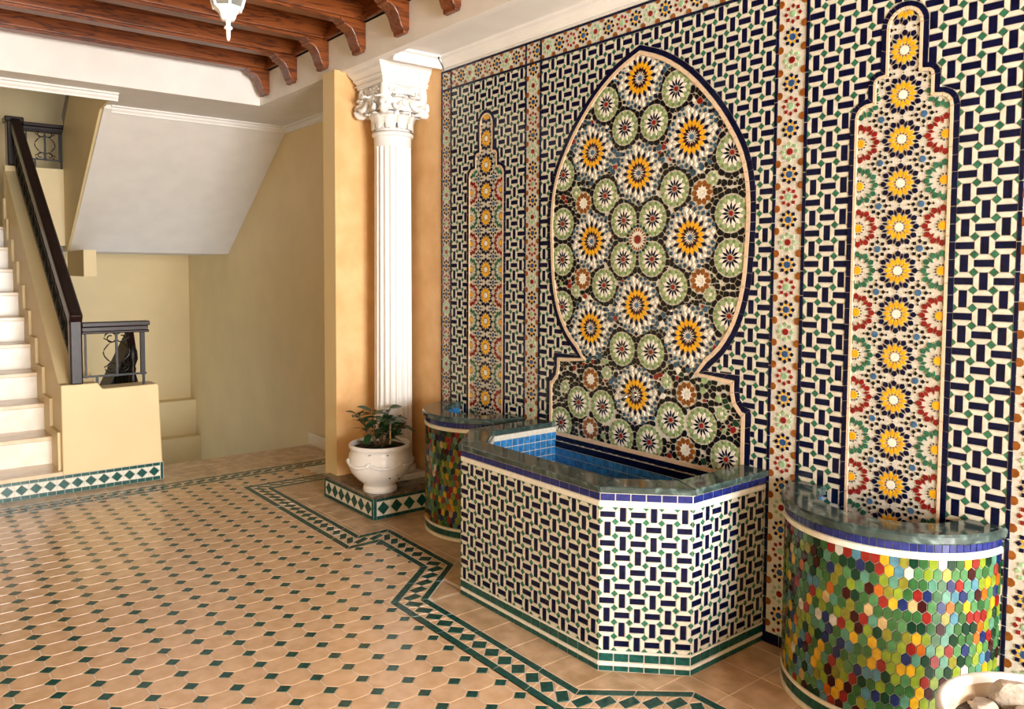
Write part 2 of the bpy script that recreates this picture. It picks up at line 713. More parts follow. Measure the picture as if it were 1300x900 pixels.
def strip_tiles(T, A, B, L, name, mname, fr, kt):
    n = len(A)
    for i in range(n):
        p, q, r, s_ = A[i - 1], A[i], B[i], B[i - 1]
        d = math.hypot(q[0] - p[0], q[1] - p[1])
        k = max(1, round(d / L))
        for c in range(k):
            f0, f1 = c / k, (c + 1) / k
            lerp = lambda u, v, f: (u[0] + (v[0] - u[0]) * f, u[1] + (v[1] - u[1]) * f)
            T.add(name, [lerp(p, q, f0), lerp(p, q, f1), lerp(s_, r, f1), lerp(s_, r, f0)], mname, fr, **kt)


strip_tiles(TF, BO, B1, .2, 'border_strip_tile', 'teal_floor', FR, KT)
strip_tiles(TF, B2, B3, .2, 'border_strip_tile', 'teal_floor', FR, KT)
n = len(BO)
for i in range(n):               # lozenge band between the strips
    lerp = lambda u, v, f: (u[0] + (v[0] - u[0]) * f, u[1] + (v[1] - u[1]) * f)
    p, q, r, s_ = B1[i - 1], B1[i], B2[i], B2[i - 1]
    mid0, mid1 = lerp(p, s_, .5), lerp(q, r, .5)
    d = math.hypot(mid1[0] - mid0[0], mid1[1] - mid0[1])
    k = max(1, round(d / .0875))
    for c in range(k):
        o0, o1 = lerp(p, q, c / k), lerp(p, q, (c + 1) / k)
        u0, u1 = lerp(s_, r, c / k), lerp(s_, r, (c + 1) / k)
        oc, uc = lerp(o0, o1, .5), lerp(u0, u1, .5)
        m0, m1 = lerp(o0, u0, .5), lerp(o1, u1, .5)
        TF.add('border_lozenge_tile', [oc, m1, uc, m0], 'teal_floor', FR, **KT)
        for tri in ([o0, oc, m0], [oc, o1, m1], [m1, u1, uc], [m0, uc, u0]):
            TF.add('border_triangle_tile', tri, 'floor_tile', FR, **KT)
# plain tiles between border and walls
for (xa, xb, ya, yb, nx_, ny_) in ((-4.83, 6.4, -.912, .13, 56, 5), (-4.83, -4.23, -6.1, -.912, 3, 26)):
    for i in range(nx_):
        for j in range(ny_):
            w_, h_ = (xb - xa) / nx_, (yb - ya) / ny_
            p = [(xa + i * w_, ya + j * h_), (xa + (i + 1) * w_, ya + j * h_), (xa + (i + 1) * w_, ya + (j + 1) * h_), (xa + i * w_, ya + (j + 1) * h_)]
            for pc in clip_corner(p, BO, False): TF.add('plain_floor_tile', pc, 'floor_plain', FR, **KT)
TF.finish(300, 7)

# ================================================================== TILED WALL
WR = frame((0, 0, 0), (1, 0, 0))
mb = MB()
mb.box(-3.10, 5.2, 0, .2, -.12, 3.4, 'plaster_white')
mb.v, mb.f, mb.m = [], [], []
mb.box(-2.5, 6.6, .0, .2, -.12, 3.4, 'plaster_white')
wall = tag(mb.build('wall_right'), 'end wall faced with geometric mosaic panels above the fountain', None, None, 'structure')
ZT, ZH = 2.914, 2.788           # top of mosaic, underside of the horizontal star border
XL, XR = -2.5, 1.075
VL = [-2.5, -2.392, -1.629, -1.499, .010, .147, .934, 1.066]    # vertical blue lines


def panel(name, x0, x1, z0, z1, mname, th=.004):
    b = MB()
    b.prism([(x0, z0), (x1, z0), (x1, z1), (x0, z1)], 0, th, mname, WR)
    return b.build(name, wall)


WT = lift(WR, .004)
KW = dict(t=.0035, gap=.0011, bev=.0009)
# --- outlines
XM, XN1, XN0 = -.753, .536, -2.010


def catmull(P, k=6):
    out = []
    for i in range(len(P) - 1):
        a, b, c, d = P[max(i - 1, 0)], P[i], P[i + 1], P[min(i + 2, len(P) - 1)]
        for s_ in range(k):
            t = s_ / k
            out.append(tuple(.5 * (2 * b[e] + (c[e] - a[e]) * t + (2 * a[e] - 5 * b[e] + 4 * c[e] - d[e]) * t * t + (-a[e] + 3 * b[e] - 3 * c[e] + d[e]) * t ** 3) for e in (0, 1)))
    out.append(P[-1])
    return out


def mirror(half, xc):
    """half outline from apex down the right side -> closed CCW outline"""
    r = [(xc + x, z) for x, z in half]
    l = [(xc - x, z) for x, z in half if x > 1e-6]
    out = l + r[::-1] if False else r[::-1] + l
    if area2(out) < 0: out = out[::-1]
    return out


half = catmull([(0, 2.716), (.16, 2.652), (.32, 2.545), (.47, 2.392), (.57, 2.252), (.634, 2.13), (.667, 2.0), (.677, 1.86), (.673, 1.73), (.656, 1.53),
                (.607, 1.362), (.527, 1.236), (.425, 1.146)], 3)
half += [(.612, 1.146), (.612, 1.070)] + [(.612 + .06 * (1 - cos(a)), 1.070 - .07 * sin(a)) for a in (R(30), R(60), R(90))] + [(.672, .85), (.672, .655)]
MED = mirror(half, XM)
half = [(.086 * sin(R(a)), 2.508 + .086 * cos(R(a))) for a in range(0, 91, 15)] + [(.086, 2.358)]
half += [(.086 + .045 * sin(R(a)), 2.313 + .045 * cos(R(a))) for a in range(15, 91, 25)] + [(.131, 2.262)]
half += [(.131 + .068 * sin(R(a)), 2.194 + .068 * cos(R(a))) for a in range(15, 91, 25)] + [(.199, 1.9), (.199, 1.4), (.199, .06)]
NR, NL = mirror(half, XN1), mirror(half, XN0)

# --- basket-weave fields
fields = []
for (x0, x1, nx_, out, z0) in ((VL[1] + .008, VL[2] - .008, 12, NL, .06), (VL[3] + .008, VL[4] - .008, 24, MED, .06), (VL[5] + .008, VL[6] - .008, 12, NR, .06)):
    fp = panel('field_panel', x0, x1, z0, ZH - .008, 'grout_pale')
    fields.append(fp)
    cw = (x1 - x0) / nx_
    nz_ = 44
    ch = (ZH - .008 - z0) / nz_
    T = Tiles(fp)
    basket(T, WT, x0, nx_, cw, ZH - .008, nz_, ch, (out,), None, 0)
    T.finish(130 if nx_ == 12 and x0 < 0 else 300, 9)
# --- blue lines between the panels
line = panel('blue_line', XL, XR, .0, ZT, 'grout', .003)
T = Tiles(line)
for x in VL:
    for k in range(29):
        T.add('blue_line_tile', [(x - .008, k * .1005), (x + .008, k * .1005), (x + .008, (k + 1) * .1005), (x - .008, (k + 1) * .1005)], 'navy', WT, **KW)
for z in (ZH, ZT - .006):
    for k in range(36):
        T.add('blue_line_tile', [(XL + k * .0993, z - .008), (XL + (k + 1) * .0993, z - .008), (XL + (k + 1) * .0993, z + .008), (XL + k * .0993, z + .008)], 'navy', lift(WT, .0006), **KW)
for k in range(36):
    T.add('blue_line_tile', [(XL + k * .0993, .0), (XL + (k + 1) * .0993, .0), (XL + (k + 1) * .0993, .05), (XL + k * .0993, .05)], 'navy', WT, **KW)
T.finish(300, 9)


def band(parent, A, d0, d1, L, name, mname, h, th, skip_bottom=True):
    a, b = offset_closed(A, d0) if d0 else A, offset_closed(A, d1)
    T = Tiles(parent)
    run = 0
    n = len(a)
    for i in range(n):
        p, q, r, s_ = a[i - 1], a[i], b[i], b[i - 1]
        if skip_bottom and abs(p[1] - q[1]) < 1e-6 and p[1] < .1: continue
        d = math.hypot(q[0] - p[0], q[1] - p[1])
        k = max(1, round(d / L))
        for c in range(k):
            lp = lambda u, v, f: (u[0] + (v[0] - u[0]) * f, u[1] + (v[1] - u[1]) * f)
            T.add(name, [lp(p, q, c / k), lp(p, q, (c + 1) / k), lp(s_, r, (c + 1) / k), lp(s_, r, c / k)], mname, lift(WR, h), t=th, gap=.0005, bev=.0008)
    T.finish(300, 9)


def outline_panel(name, poly, mname, th):
    b = MB()
    b.prism(poly, 0, th, mname, WR)
    return b.build(name, wall)


# --- niche panels with twelve-petalled stars
def niche(outl, xc):
    pn = outline_panel('niche_panel', outl, 'grout_pale', .0045)
    tag(pn, 'pointed niche panel of yellow and navy stars')
    band(pn, outl, 0, .019, .062, 'navy_edge_tile', 'navy', .0042, .0045)
    band(pn, outl, .019, .032, .16, 'tan_band_piece', 'tan', .0042, .005)
    inn = offset_closed(outl, .033)
    fr = lift(WR, .0045)
    T = Tiles(pn)
    K = dict(t=.0025, gap=.0006, bev=.0005)
    dz = .1615

    def A(name, p, m_):
        p = crect(p, xc - .1655, xc + .1655, .07, 2.6) if p else None
        if p: put(T, name, p, m_, fr, (inn,), None, True, **K)
    for k in range(-1, 16):
        z = 2.418 - k * dz
        if z < .05: break
        if True:
            A('star_centre_tile', ngon(xc, z, .0165, 12, pi / 12), 'white')
            for q in range(12):
                a = q * pi / 6
                A('yellow_petal_tile', ringkite(xc, z, a, .0175, .036, .0515, .0104), 'yellow')
                A('navy_petal_tile', ringhex(xc, z, a, .0515, .0755, .0112), 'navy')
                A('navy_spike_tile', ringkite(xc, z, a + pi / 12, .039, .053, .068, .0064), 'navy')
                A('small_spike_tile', ringkite(xc, z, a + pi / 12, .0165, .0205, .0245, .0030), 'black')
        colr = 'red' if k % 2 == 0 else 'fgreen'
        for sx in (-1, 1):
            xs = xc + sx * .1555
            A('star_centre_tile', ngon(xs, z, .0165, 12, pi / 12), 'yellow')
            for q in range(12):
                a = q * pi / 6
                if colr == 'fgreen': cn = 'lg2'
                A('side_petal_tile', ringhex(xs, z, a, .0505, .0755, .0118), 'red' if colr == 'red' else 'fgreen')
                A('side_spike_tile', ringkite(xs, z, a + pi / 12, .037, .053, .070, .0072), 'red' if colr == 'red' else 'fgreen')
                A('small_spike_tile', ringkite(xs, z, a + pi / 12, .0165, .021, .0265, .0034), 'black')
        zh = z - dz / 2
        for sx in (-1, 1):
            xs = xc + sx * .0778
            A('star_centre_tile', ngon(xs, zh, .0135, 8, pi / 8), 'steelblue')
            for q in range(8):
                a = q * pi / 4
                A('black_petal_tile', ringkite(xs, zh, a, .0175, .0270, .0370, .0090), 'black')
            for q in range(4):
                a = q * pi / 2
                A('small_spike_tile', ringkite(xs, zh, a, .0365, .0455, .0475, .0055), 'black')
            A('small_spike_tile', ngon(xs, z, .0032, 5), 'black')
        A('small_spike_tile', ngon(xc, zh, .0032, 5), 'black')
    T.finish(150 if xc < 0 else 300, 7.5)


niche(NR, XN1)
niche(NL, XN0)


# --- star borders
def star_border(x0, x1, z0, z1, vertical, first=0):
    sb = panel('star_border', x0, x1, z0, z1, 'grout_pale')
    T = Tiles(sb)
    K = dict(t=.0028, gap=.0006, bev=.0005)
    w = (x1 - x0) if vertical else (z1 - z0)
    L = (z1 - z0) if vertical else (x1 - x0)
    dz = .0935
    n_ = int(L / dz) + 1
    bx = (x0, x1, z0, z1)

    def pt(u, v):   # u across the strip (-w/2..w/2), v along it
        return ((x0 + x1) / 2 + u, z1 - v) if vertical else (x0 + v, (z0 + z1) / 2 + u)

    def A(name, P, m_):
        put(T, name, [pt(*p) for p in P], m_, WT, (), bx, **K)
    for k in range(n_ + 1):
        v = dz * (k + .35)
        ty = (k + first) % 4
        pc, ic, cc = {0: ('navy', 'yellow', 'cblue'), 1: ('red', None, 'lgreen'), 2: ('navy', 'yellow', 'cblue'), 3: ('lgreen', None, 'red')}[ty]
        A('star_centre_tile', ngon(0, v, .0150, 8, pi / 8), cc)
        for q in range(8):
            a = q * pi / 4
            A('star_petal_tile', ringkite(0, v, a, .0205, .0315, .0425, .0102), pc)
            if ic: A('star_point_tile', ringkite(0, v, a + pi / 8, .0150, .0220, .0300, .0062), ic)
        for sx in (-1, 1):
            A('brown_star_tile', ngon(sx * w * .395, v + dz / 2, .0168, 8, pi / 8), 'brown')
            A('star_point_tile', ringkite(sx * w * .5, v, 0, -.009, 0, .009, .009), 'lgreen')
    T.finish(120, 8)


star_border(VL[0], VL[1], 0.05, ZH, True)
star_border(VL[2], VL[3], 0.05, ZH, True, 2)
star_border(VL[4], VL[5], 0.05, ZH, True)
star_border(VL[6], VL[7], 0.05, ZH, True)
star_border(XL, VL[7], ZH, ZT, False)

# --- the medallion
med = outline_panel('medallion_panel', MED, 'grout_pale', .0045)
tag(med, 'keyhole-shaped medallion of green and yellow rosettes')
band(med, MED, 0, .026, .062, 'navy_edge_tile', 'navy', .0042, .0045, False)
band(med, MED, .026, .047, .16, 'tan_band_piece', 'tan', .0042, .0055, False)
INN = offset_closed(MED, .048)
mfr = lift(WR, .0045)
TM = Tiles(med)
KM = dict(t=.0026, gap=.0005, bev=.0005)


LAY = {}


def A(name, p, m_):
    """each kind of piece has its own slight thickness so that neighbours never share a plane"""
    k = LAY.setdefault((name, m_), len(LAY))
    put(TM, name, p, m_, mfr, (INN,), None, True, t=.0022 + .00012 * (k % 14), gap=.0004, bev=.0005)


ros = []


def green_ros(x, z):
    ros.append((x, z, .107))
    A('rosette_centre_tile', ngon(x, z, .0125, 8), 'red')
    for q in range(12):
        a = q * pi / 6
        A('navy_petal_tile', ringkite(x, z, a, .0135, .031, .051, .0082), 'navy')
        A('white_petal_tile', ringkite(x, z, a + pi / 12, .024, .047, .066, .0104), 'white')
        A('green_petal_tile', ringhex(x, z, a, .052, .0855, .0120), 'sage')
        A('small_green_tile', ringhex(x, z, a + pi / 12, .066, .0855, .0090), 'olive')


def yellow_ros(x, z):
    ros.append((x, z, .155))
    A('rosette_centre_tile', ngon(x, z, .0135, 8), 'steelblue')
    for q in range(16):
        a = q * pi / 8
        A('maroon_petal_tile', ringkite(x, z, a, .018, .040, .057, .0080), 'maroon' if q % 2 else 'black')
        A('white_sliver_tile', ringkite(x, z, a + pi / 16, .016, .026, .037, .0036), 'white')
        A('yellow_petal_tile', ringhex(x, z, a + pi / 16, .046, .082, .0124), 'yellow')
        A('navy_petal_tile', ringkite(x, z, a, .066, .087, .109, .0104), 'navy')
        A('white_petal_tile', ringkite(x, z, a + pi / 16, .084, .100, .118, .0092), 'white')
        A('small_black_tile', ringkite(x, z, a, .1095, .119, .131, .0092), 'teal' if q % 2 else 'white')
        A('teal_petal_tile', ringkite(x, z, a + pi / 16, .1185, .132, .147, .0125), 'teal' if q % 4 else 'white')
        A('outer_petal_tile', ringkite(x, z, a, .132, .144, .156, .0140), 'teal' if q % 2 else 'navy')


def brown_ros(x, z):
    ros.append((x, z, .062))
    A('rosette_centre_tile', ngon(x, z, .009, 6), 'white')
    for q in range(10):
        a = q * pi / 5 + pi / 10
        A('white_petal_tile', ringkite(x, z, a, .008, .022, .036, .0085), 'white')
        A('brown_petal_tile', ringhex(x, z, a + pi / 10, .027, .060, .0135), 'brown')


def red_ros(x, z):
    ros.append((x, z, .078))
    A('rosette_centre_tile', ngon(x, z, .022, 14), 'red')
    for q in range(20):
        a = q * pi / 10
        A('white_petal_tile', ringkite(x, z, a, .023, .036, .052, .0048), 'white')
        A('brown_petal_tile', ringkite(x, z, a + pi / 20, .036, .048, .058, .0056), 'brown')
        A('outer_petal_tile', ngon(x + .067 * cos(a), z + .067 * sin(a), .0098, 6), 'black' if q % 2 else 'teal')


def small_ros(x, z):
    ros.append((x, z, .036))
    for q in range(8):
        A('green_petal_tile', ringkite(x, z, q * pi / 4, .008, .020, .034, .0088), 'sage')
    A('rosette_centre_tile', ngon(x, z, .009, 8), 'white')


ZC = 1.762
for dx, dzs in ((0, (.792, .328, -.328, -.779)), (.325, (.465, .0, -.461))):
    for s_ in ((1,) if dx == 0 else (-1, 1)):
        for dz in dzs: yellow_ros(XM + s_ * dx, ZC + dz)
for dx, dzs in ((.0955, (.0985, -.0985, .562, -.555, -1.004)), (.229, (.232, -.232, .70, -.872)), (.55, (.1, -.097, .368, -.357, -1.004)), (.411, (-.872,))):
    for s_ in (-1, 1):
        for dz in dzs: green_ros(XM + s_ * dx, ZC + dz)
for dx, dzs in ((.389, (.203, -.2)), (.320, (-.735, -1.002))):
    for s_ in (-1, 1):
        for dz in dzs: brown_ros(XM + s_ * dx, ZC + dz)
red_ros(XM, ZC)
for dx, dz in ((.445, .262), (.445, -.262), (.2, -.69), (.52, -.80)):
    for s_ in (-1, 1): small_ros(XM + s_ * dx, ZC + dz)
ovals = []


def oval(x, z, r, ar, rot, m_, force=False):
    if not inside((x, z), INN): return
    for (a, b, c) in ovals:
        if abs(a - x) < .04 and math.hypot(a - x, b - z) < (c + r) * .84: return
    if not force:
        for (a, b, c) in ros:
            if math.hypot(a - x, b - z) < c - .012 + r * .8: return
    ovals.append((x, z, r))
    ovl.append((x, z, r, ar, rot, m_))


ovl = []
# rings of black ovals round the green rosettes, shared where rosettes meet
for (x, z, r) in list(ros):
    if abs(r - .107) < 1e-6:
        for q in range(16):
            a = (q + .5) * pi / 8
            xx, zz = x + .0975 * cos(a), z + .0975 * sin(a)
            ok = all(math.hypot(xx - c[0], zz - c[1]) > c[2] - .012 for c in ros if not (c[0] == x and c[1] == z))
            if ok: oval(xx, zz, .0165, .70 if q % 2 else .82, a + pi / 2, 'black', True)
    elif abs(r - .062) < 1e-6:
        for q in range(12):
            a = q * pi / 6
            xx, zz = x + .073 * cos(a), z + .073 * sin(a)
            ok = all(math.hypot(xx - c[0], zz - c[1]) > c[2] - .008 for c in ros if not (c[0] == x and c[1] == z))
            if ok: oval(xx, zz, .0155, .78, a + pi / 2, 'black', True)
for rad, num in ((.0150, 2500), (.0130, 4000), (.0105, 5000), (.008, 5000), (.006, 3000)):
    for tr in range(num):
        x, z = XM + rnd.uniform(-.66, .66), rnd.uniform(.66, 2.7)
        near_y = any(math.hypot(x - c[0], z - c[1]) < .18 for c in ros if c[2] == .155)
        pick = rnd.random()
        if near_y: m_ = 'teal' if pick < .45 else ('black' if pick < .85 else ('white' if pick < .92 else 'red'))
        else: m_ = 'black' if pick < .70 else ('dgreen' if pick < .83 else ('red' if pick < .93 else 'sage'))
        oval(x, z, rad, rnd.uniform(.8, 1), rnd.uniform(0, pi), m_)
EDGE = {.107: .0865, .155: .1480, .062: .0610, .078: .0775, .036: .0345}
for i, (x, z, r, ar, rot, m_) in enumerate(ovl):   # pebbles grown until they meet their neighbours
    p = ngon(x, z, r * 1.26, 12, pi / 12, max(ar, .78), rot)
    for j, (x2, z2, r2, _, _, _) in enumerate(ovl):
        if j == i or abs(x2 - x) > .06 or abs(z2 - z) > .06 or p is None: continue
        d = math.hypot(x2 - x, z2 - z)
        if d > (r + r2) * 1.6: continue
        nx, nz = (x - x2) / d, (z - z2) / d
        cut = d * r / (r + r2) - .0013
        p = clip(p, nx, nz, nx * x + nz * z - cut)
    for (x2, z2, rr) in ros:
        d = math.hypot(x2 - x, z2 - z)
        e = EDGE[round(rr, 3)] + .0010
        if p is None or d > e + .04 or d < 1e-6: continue
        nx, nz = (x - x2) / d, (z - z2) / d
        p = clip(p, nx, nz, nx * x2 + nz * z2 + e)
    if p: A('oval_tile', p, m_)
TM.finish(300, 7.5)
# ================================================================== ROOM SHELL
ZS = 2.96                        # height of the dropped soffit
FY = -.44                        # line of the long fascia
FXE = -4.56                      # line of the fascia by the stairs
mb = MB()
mb.box(-3.28, -2.5, .0, .2, -.12, 3.4, 'paint_orange')
tag(mb.build('wall_column_bay'), 'ochre wall behind the white column', None, None, 'structure')
mb = MB()
mb.box(-3.28, -3.10, -.485, .0, 0, 2.97, 'paint_orange')
w = mb.build('wall_pier')
w.data.materials.append(MATS['paint_cream'])
for p in w.data.polygons:
    if p.normal.y < -.9 or p.normal.x < -.9: p.material_index = 1
tag(w, 'ochre pier with a cream edge beside the column', None, None, 'structure')
mb = MB()
mb.box(-8.6, -3.28, .12, .3, -2.2, 6.2, 'paint_cream')
tag(mb.build('wall_stairwell_right'), 'cream-painted stairwell wall in shade', None, None, 'structure')
mb = MB()
mb.box(-8.63, -8.43, -3.8, .3, -2.2, 6.2, 'paint_cream')
mb.box(-8.43, -8.22, -1.4, .12, -2.2, -.03, 'paint_cream')
mb.box(-8.22, -8.05, -1.4, .12, -2.2, -.46, 'paint_cream')
tag(mb.build('wall_stairwell_back'), 'cream-painted back wall of the stairwell with two ledges at its foot', None, None, 'structure')
mb = MB()
mb.box(-8.6, -4.6, -3.55, -3.35, 0, 6.2, 'paint_cream')
tag(mb.build('wall_stairwell_left'), 'cream-painted side wall of the stair', None, None, 'structure')
mb = MB()
mb.box(-4.6, -4.4, -6.0, -3.35, 0, 3.4, 'paint_cream')
tag(mb.build('wall_far'), 'cream wall beyond the stair', None, None, 'structure')
mb = MB()
mb.box(-4.6, 6.6, -5.6, -5.4, 0, 3.4, 'paint_cream')
tag(mb.build('wall_left'), 'cream wall across the hall', None, None, 'structure')
mb = MB()
for (y0, y1, z0, z1) in ((-5.6, -3.0, 0, 3.4), (-.6, .2, 0, 3.4), (-3.0, -.6, 2.6, 3.4)):
    mb.box(6.40, 6.60, y0, y1, z0, z1, 'paint_cream')
tag(mb.build('wall_entrance'), 'cream entrance wall with a doorway', None, None, 'structure')
mb = MB()
mb.box(-8.6, -4.7, -3.5, .3, 6.2, 6.3, 'plaster_white')
tag(mb.build('ceiling_stairwell'), 'white ceiling over the stairwell', None, None, 'structure')

# --- dropped soffit, fascias and mouldings
mb = MB()
mb.prism([(-5.36, .12), (-5.36, -1.46), (-4.84, -1.46), (-4.84, -5.4), (FXE, -5.4), (FXE, FY), (-2.5, FY), (-2.5, .12)], ZS, 3.4, 'plaster_grey')
mb.box(-2.5, 6.40, FY, 0.0, ZS + .045, 3.4, 'plaster_grey')
mb.box(-2.5, 6.40, FY, FY + .06, ZS, ZS + .045, 'plaster_grey')
soff = tag(mb.build('ceiling_soffit'), 'white plaster soffit with fascia round the timber ceiling', None, None, 'structure')


def crown(path, name, sc=1.0, parent=None, z=ZS):
    """moulding swept along a path of (x,y); profile grows out to the left of travel"""
    prof = [(0, -.075), (.012, -.075), (.016, -.058), (.030, -.040), (.034, -.022), (.052, -.014), (.055, 0), (0, 0)]
    b = MB()
    n = len(path)
    rows = []
    for i, p in enumerate(path):
        ds = []
        if i > 0: ds.append((Vector(path[i]) - Vector(path[i - 1])).normalized())
        if i < n - 1: ds.append((Vector(path[i + 1]) - Vector(path[i])).normalized())
        ns = [Vector((-d.y, d.x)) for d in ds]
        nn = ns[0] if len(ns) == 1 else (ns[0] + ns[1]) / (1 + ns[0].dot(ns[1]))
        rows.append([(p[0] + nn.x * a * sc, p[1] + nn.y * a * sc, z + h * sc) for a, h in prof])
    for r0, r1 in zip(rows, rows[1:]):
        for j in range(len(prof)):
            j2 = (j + 1) % len(prof)
            b.face([r0[j], r1[j], r1[j2], r0[j2]], 'plaster_white')
    b.face(rows[0], 'plaster_white')
    b.face(rows[-1], 'plaster_white')
    return tag(b.build(name, parent), None, None, None, None if parent else 'structure')


tag(crown([(6.35, 0), (-2.5, 0), (-2.5, FY + .06)], 'trim_1', 1.0, None, ZS + .045), 'white cornice above the mosaic wall')
tag(crown([(-3.3, .12), (-5.36, .12), (-5.36, -1.40)], 'trim_2', .8), 'white cornice at the stairwell edge')
tag(crown([(-4.84, -1.46), (-4.84, -3.4)], 'trim_3', .8), 'white cornice over the stair foot')
mb = MB()
mb.box(-4.86, -3.28, .10, .12, 0, .11, 'riser_marble')
tag(mb.build('baseboard_stairwell'), 'pale marble skirting by the stairwell', None, None, 'structure')
mb = MB()
mb.box(-9, 4.4, -5.6, .3, 3.40, 3.5, 'plaster_white')
mb.v, mb.f, mb.m = [], [], []
mb.box(FXE - .1, 6.6, -5.6, .3, 3.42, 3.5, 'plank_wood')
ceil = tag(mb.build('ceiling'), 'dark timber plank ceiling', None, None, 'structure')
for k in range(30):              # planks running along the hall
    y1 = FY - k * .17
    if y1 < -5.3: break
    b = MB()
    b.box(FXE, 6.40, y1 - .164, y1, 3.39, 3.425, 'plank_wood')
    b.build('plank', ceil)
mb = MB()                        # wooden frieze on the fascia between the beams
mb.box(FXE, 6.40, FY - .022, FY, 3.205, 3.40, 'plank_wood')
mb.box(FXE, 6.40, FY - .045, FY, 3.205, 3.235, 'plank_wood')
tag(mb.build('trim_4'), 'dark timber frieze between the beams', None, None, 'structure')

ords = ['beside the fascia over the stair foot', 'second from the stair fascia', 'third from the stair fascia', 'fourth from the stair fascia',
        'fifth from the stair fascia', 'sixth from the stair fascia', 'seventh from the stair fascia', 'eighth from the stair fascia',
        'ninth from the stair fascia', 'tenth from the stair fascia', 'eleventh from the stair fascia', 'twelfth from the stair fascia']
for k in range(12):
    xc = -4.405 + .537 * k
    t = thing('ceiling_beam', 'carved timber ceiling beam with a scrolled bracket, ' + ords[k], 'beam', (xc, FY, 3.2), 'timber ceiling beams')
    hw = .075
    b = MB()
    b.box(xc - hw, xc + hw, -5.4, FY, 3.215, 3.40, 'beam_wood')
    b.build('beam', t, bevel=.008)
    b = MB()
    b.box(xc - hw * .62, xc + hw * .62, -5.4, FY, 3.2, 3.22, 'beam_wood')
    b.build('underside_fillet', t)
    # bracket: stepped and scrolled profile in the (y,z) plane
    prof = [(0, 3.215), (-.34, 3.215), (-.335, 3.195), (-.30, 3.19), (-.295, 3.170), (-.255, 3.165), (-.20, 3.150), (-.155, 3.115), (-.125, 3.07),
            (-.105, 3.045), (-.085, 3.040), (-.08, 3.012), (-.02, 3.012), (-.01, 3.03), (0, 3.04)]
    b = MB()
    b.prism([(FY + y * .52, z) for y, z in prof], -hw * .80, hw * .80, 'beam_wood', (V3(xc, 0, 0), V3(0, 1, 0), V3(0, 0, 1), V3(1, 0, 0)))
    b.build('bracket', t, bevel=.006)

# ================================================================== STAIRCASE
SL = .2 / .31
ST = thing('staircase', 'marble staircase with pale risers climbing between cream walls', 'staircase', (-4.4, -2.6, 0))
YS = -1.97
NST = 10
for k in range(NST):
    x, z = -4.40 - .31 * k, .16 + .205 * k
    b = MB()
    b.box(x - .345, x + .02, -3.345, YS, z - .032, z, 'step_marble')
    b.build('tread', ST, bevel=.004)
    if k:
        b = MB()
        b.box(x - .02, x, -3.345, YS, z - .205, z - .03, 'riser_marble')
        b.build('riser', ST)
    b = MB()
    xa, xb = (x - .36, x - .05) if k < 8 else ((-7.10, x - .05) if k == 8 else (-7.22, -7.10))
    b.box(xa, xb, YS - .018, YS + .01 if k < 8 else YS, z - .01, z + .27, 'paint_cream')
    b.build('skirting', ST)
# tiled first riser / plinth strip along the foot
b = MB()
b.box(-4.60, -4.382, -3.35, -1.295, 0, .135, 'grout_pale')
foot = b.build('tiled_plinth', ST)
tag(foot, 'cream plinth strip with dark green lozenge tiles')
PF = frame((-4.382, 0, 0), (0, 1, 0))
T = Tiles(foot)
KP = dict(t=.004, gap=.0012, bev=.0008)


def lozenge_strip(T, fr, u0, u1, z0, z1, edge, pitch, endcap=False):
    n_ = round((u1 - u0) / (pitch * .62))
    for k in range(n_):
        a, c = u0 + (u1 - u0) * k / n_, u0 + (u1 - u0) * (k + 1) / n_
        T.add('edge_tile', [(a, z0), (c, z0), (c, z0 + edge), (a, z0 + edge)], 'teal_floor', fr, **KP)
        T.add('edge_tile', [(a, z1 - edge * .8), (c, z1 - edge * .8), (c, z1), (a, z1)], 'teal_floor', fr, **KP)
    n_ = max(1, round((u1 - u0) / pitch))
    zc, hz = (z0 + edge + z1 - edge * .8) / 2, (z1 - z0 - edge * 1.8) / 2
    for k in range(n_):
        uc = u0 + (u1 - u0) * (k + .5) / n_
        hw = (u1 - u0) / n_ / 2
        zl, zh = zc - hz, zc + hz
        T.add('lozenge_tile', [(uc - hw * .9, zc), (uc, zl + .002), (uc + hw * .9, zc), (uc, zh - .002)], 'teal_floor', fr, **KP)
        for tri in ([(uc - hw, zl), (uc, zl), (uc - hw, zc)], [(uc, zl), (uc + hw, zl), (uc + hw, zc)], [(uc - hw, zc), (uc, zh), (uc - hw, zh)], [(uc + hw, zc), (uc + hw, zh), (uc, zh)]):
            T.add('triangle_tile', tri, 'white', fr, **KP)


lozenge_strip(T, PF, -3.3, -1.32, 0, .132, .03, .087)
T.add('edge_tile', [(-1.318, 0), (-1.297, 0), (-1.297, .132), (-1.318, .132)], 'teal_floor', PF, **KP)
T.finish(300, 6)
# parapet block at the stair foot
b = MB()
b.prism([(-1.97, .13), (-1.300, .13), (-1.318, .725), (-1.33, .735), (-1.70, .728), (-1.715, .745), (-1.735, .775), (-1.97, .775)], 0, -.2, 'paint_cream', (V3(-4.386, 0, 0), V3(0, 1, 0), V3(0, 0, 1), V3(1, 0, 0)))
b.build('parapet', ST, bevel=.008)
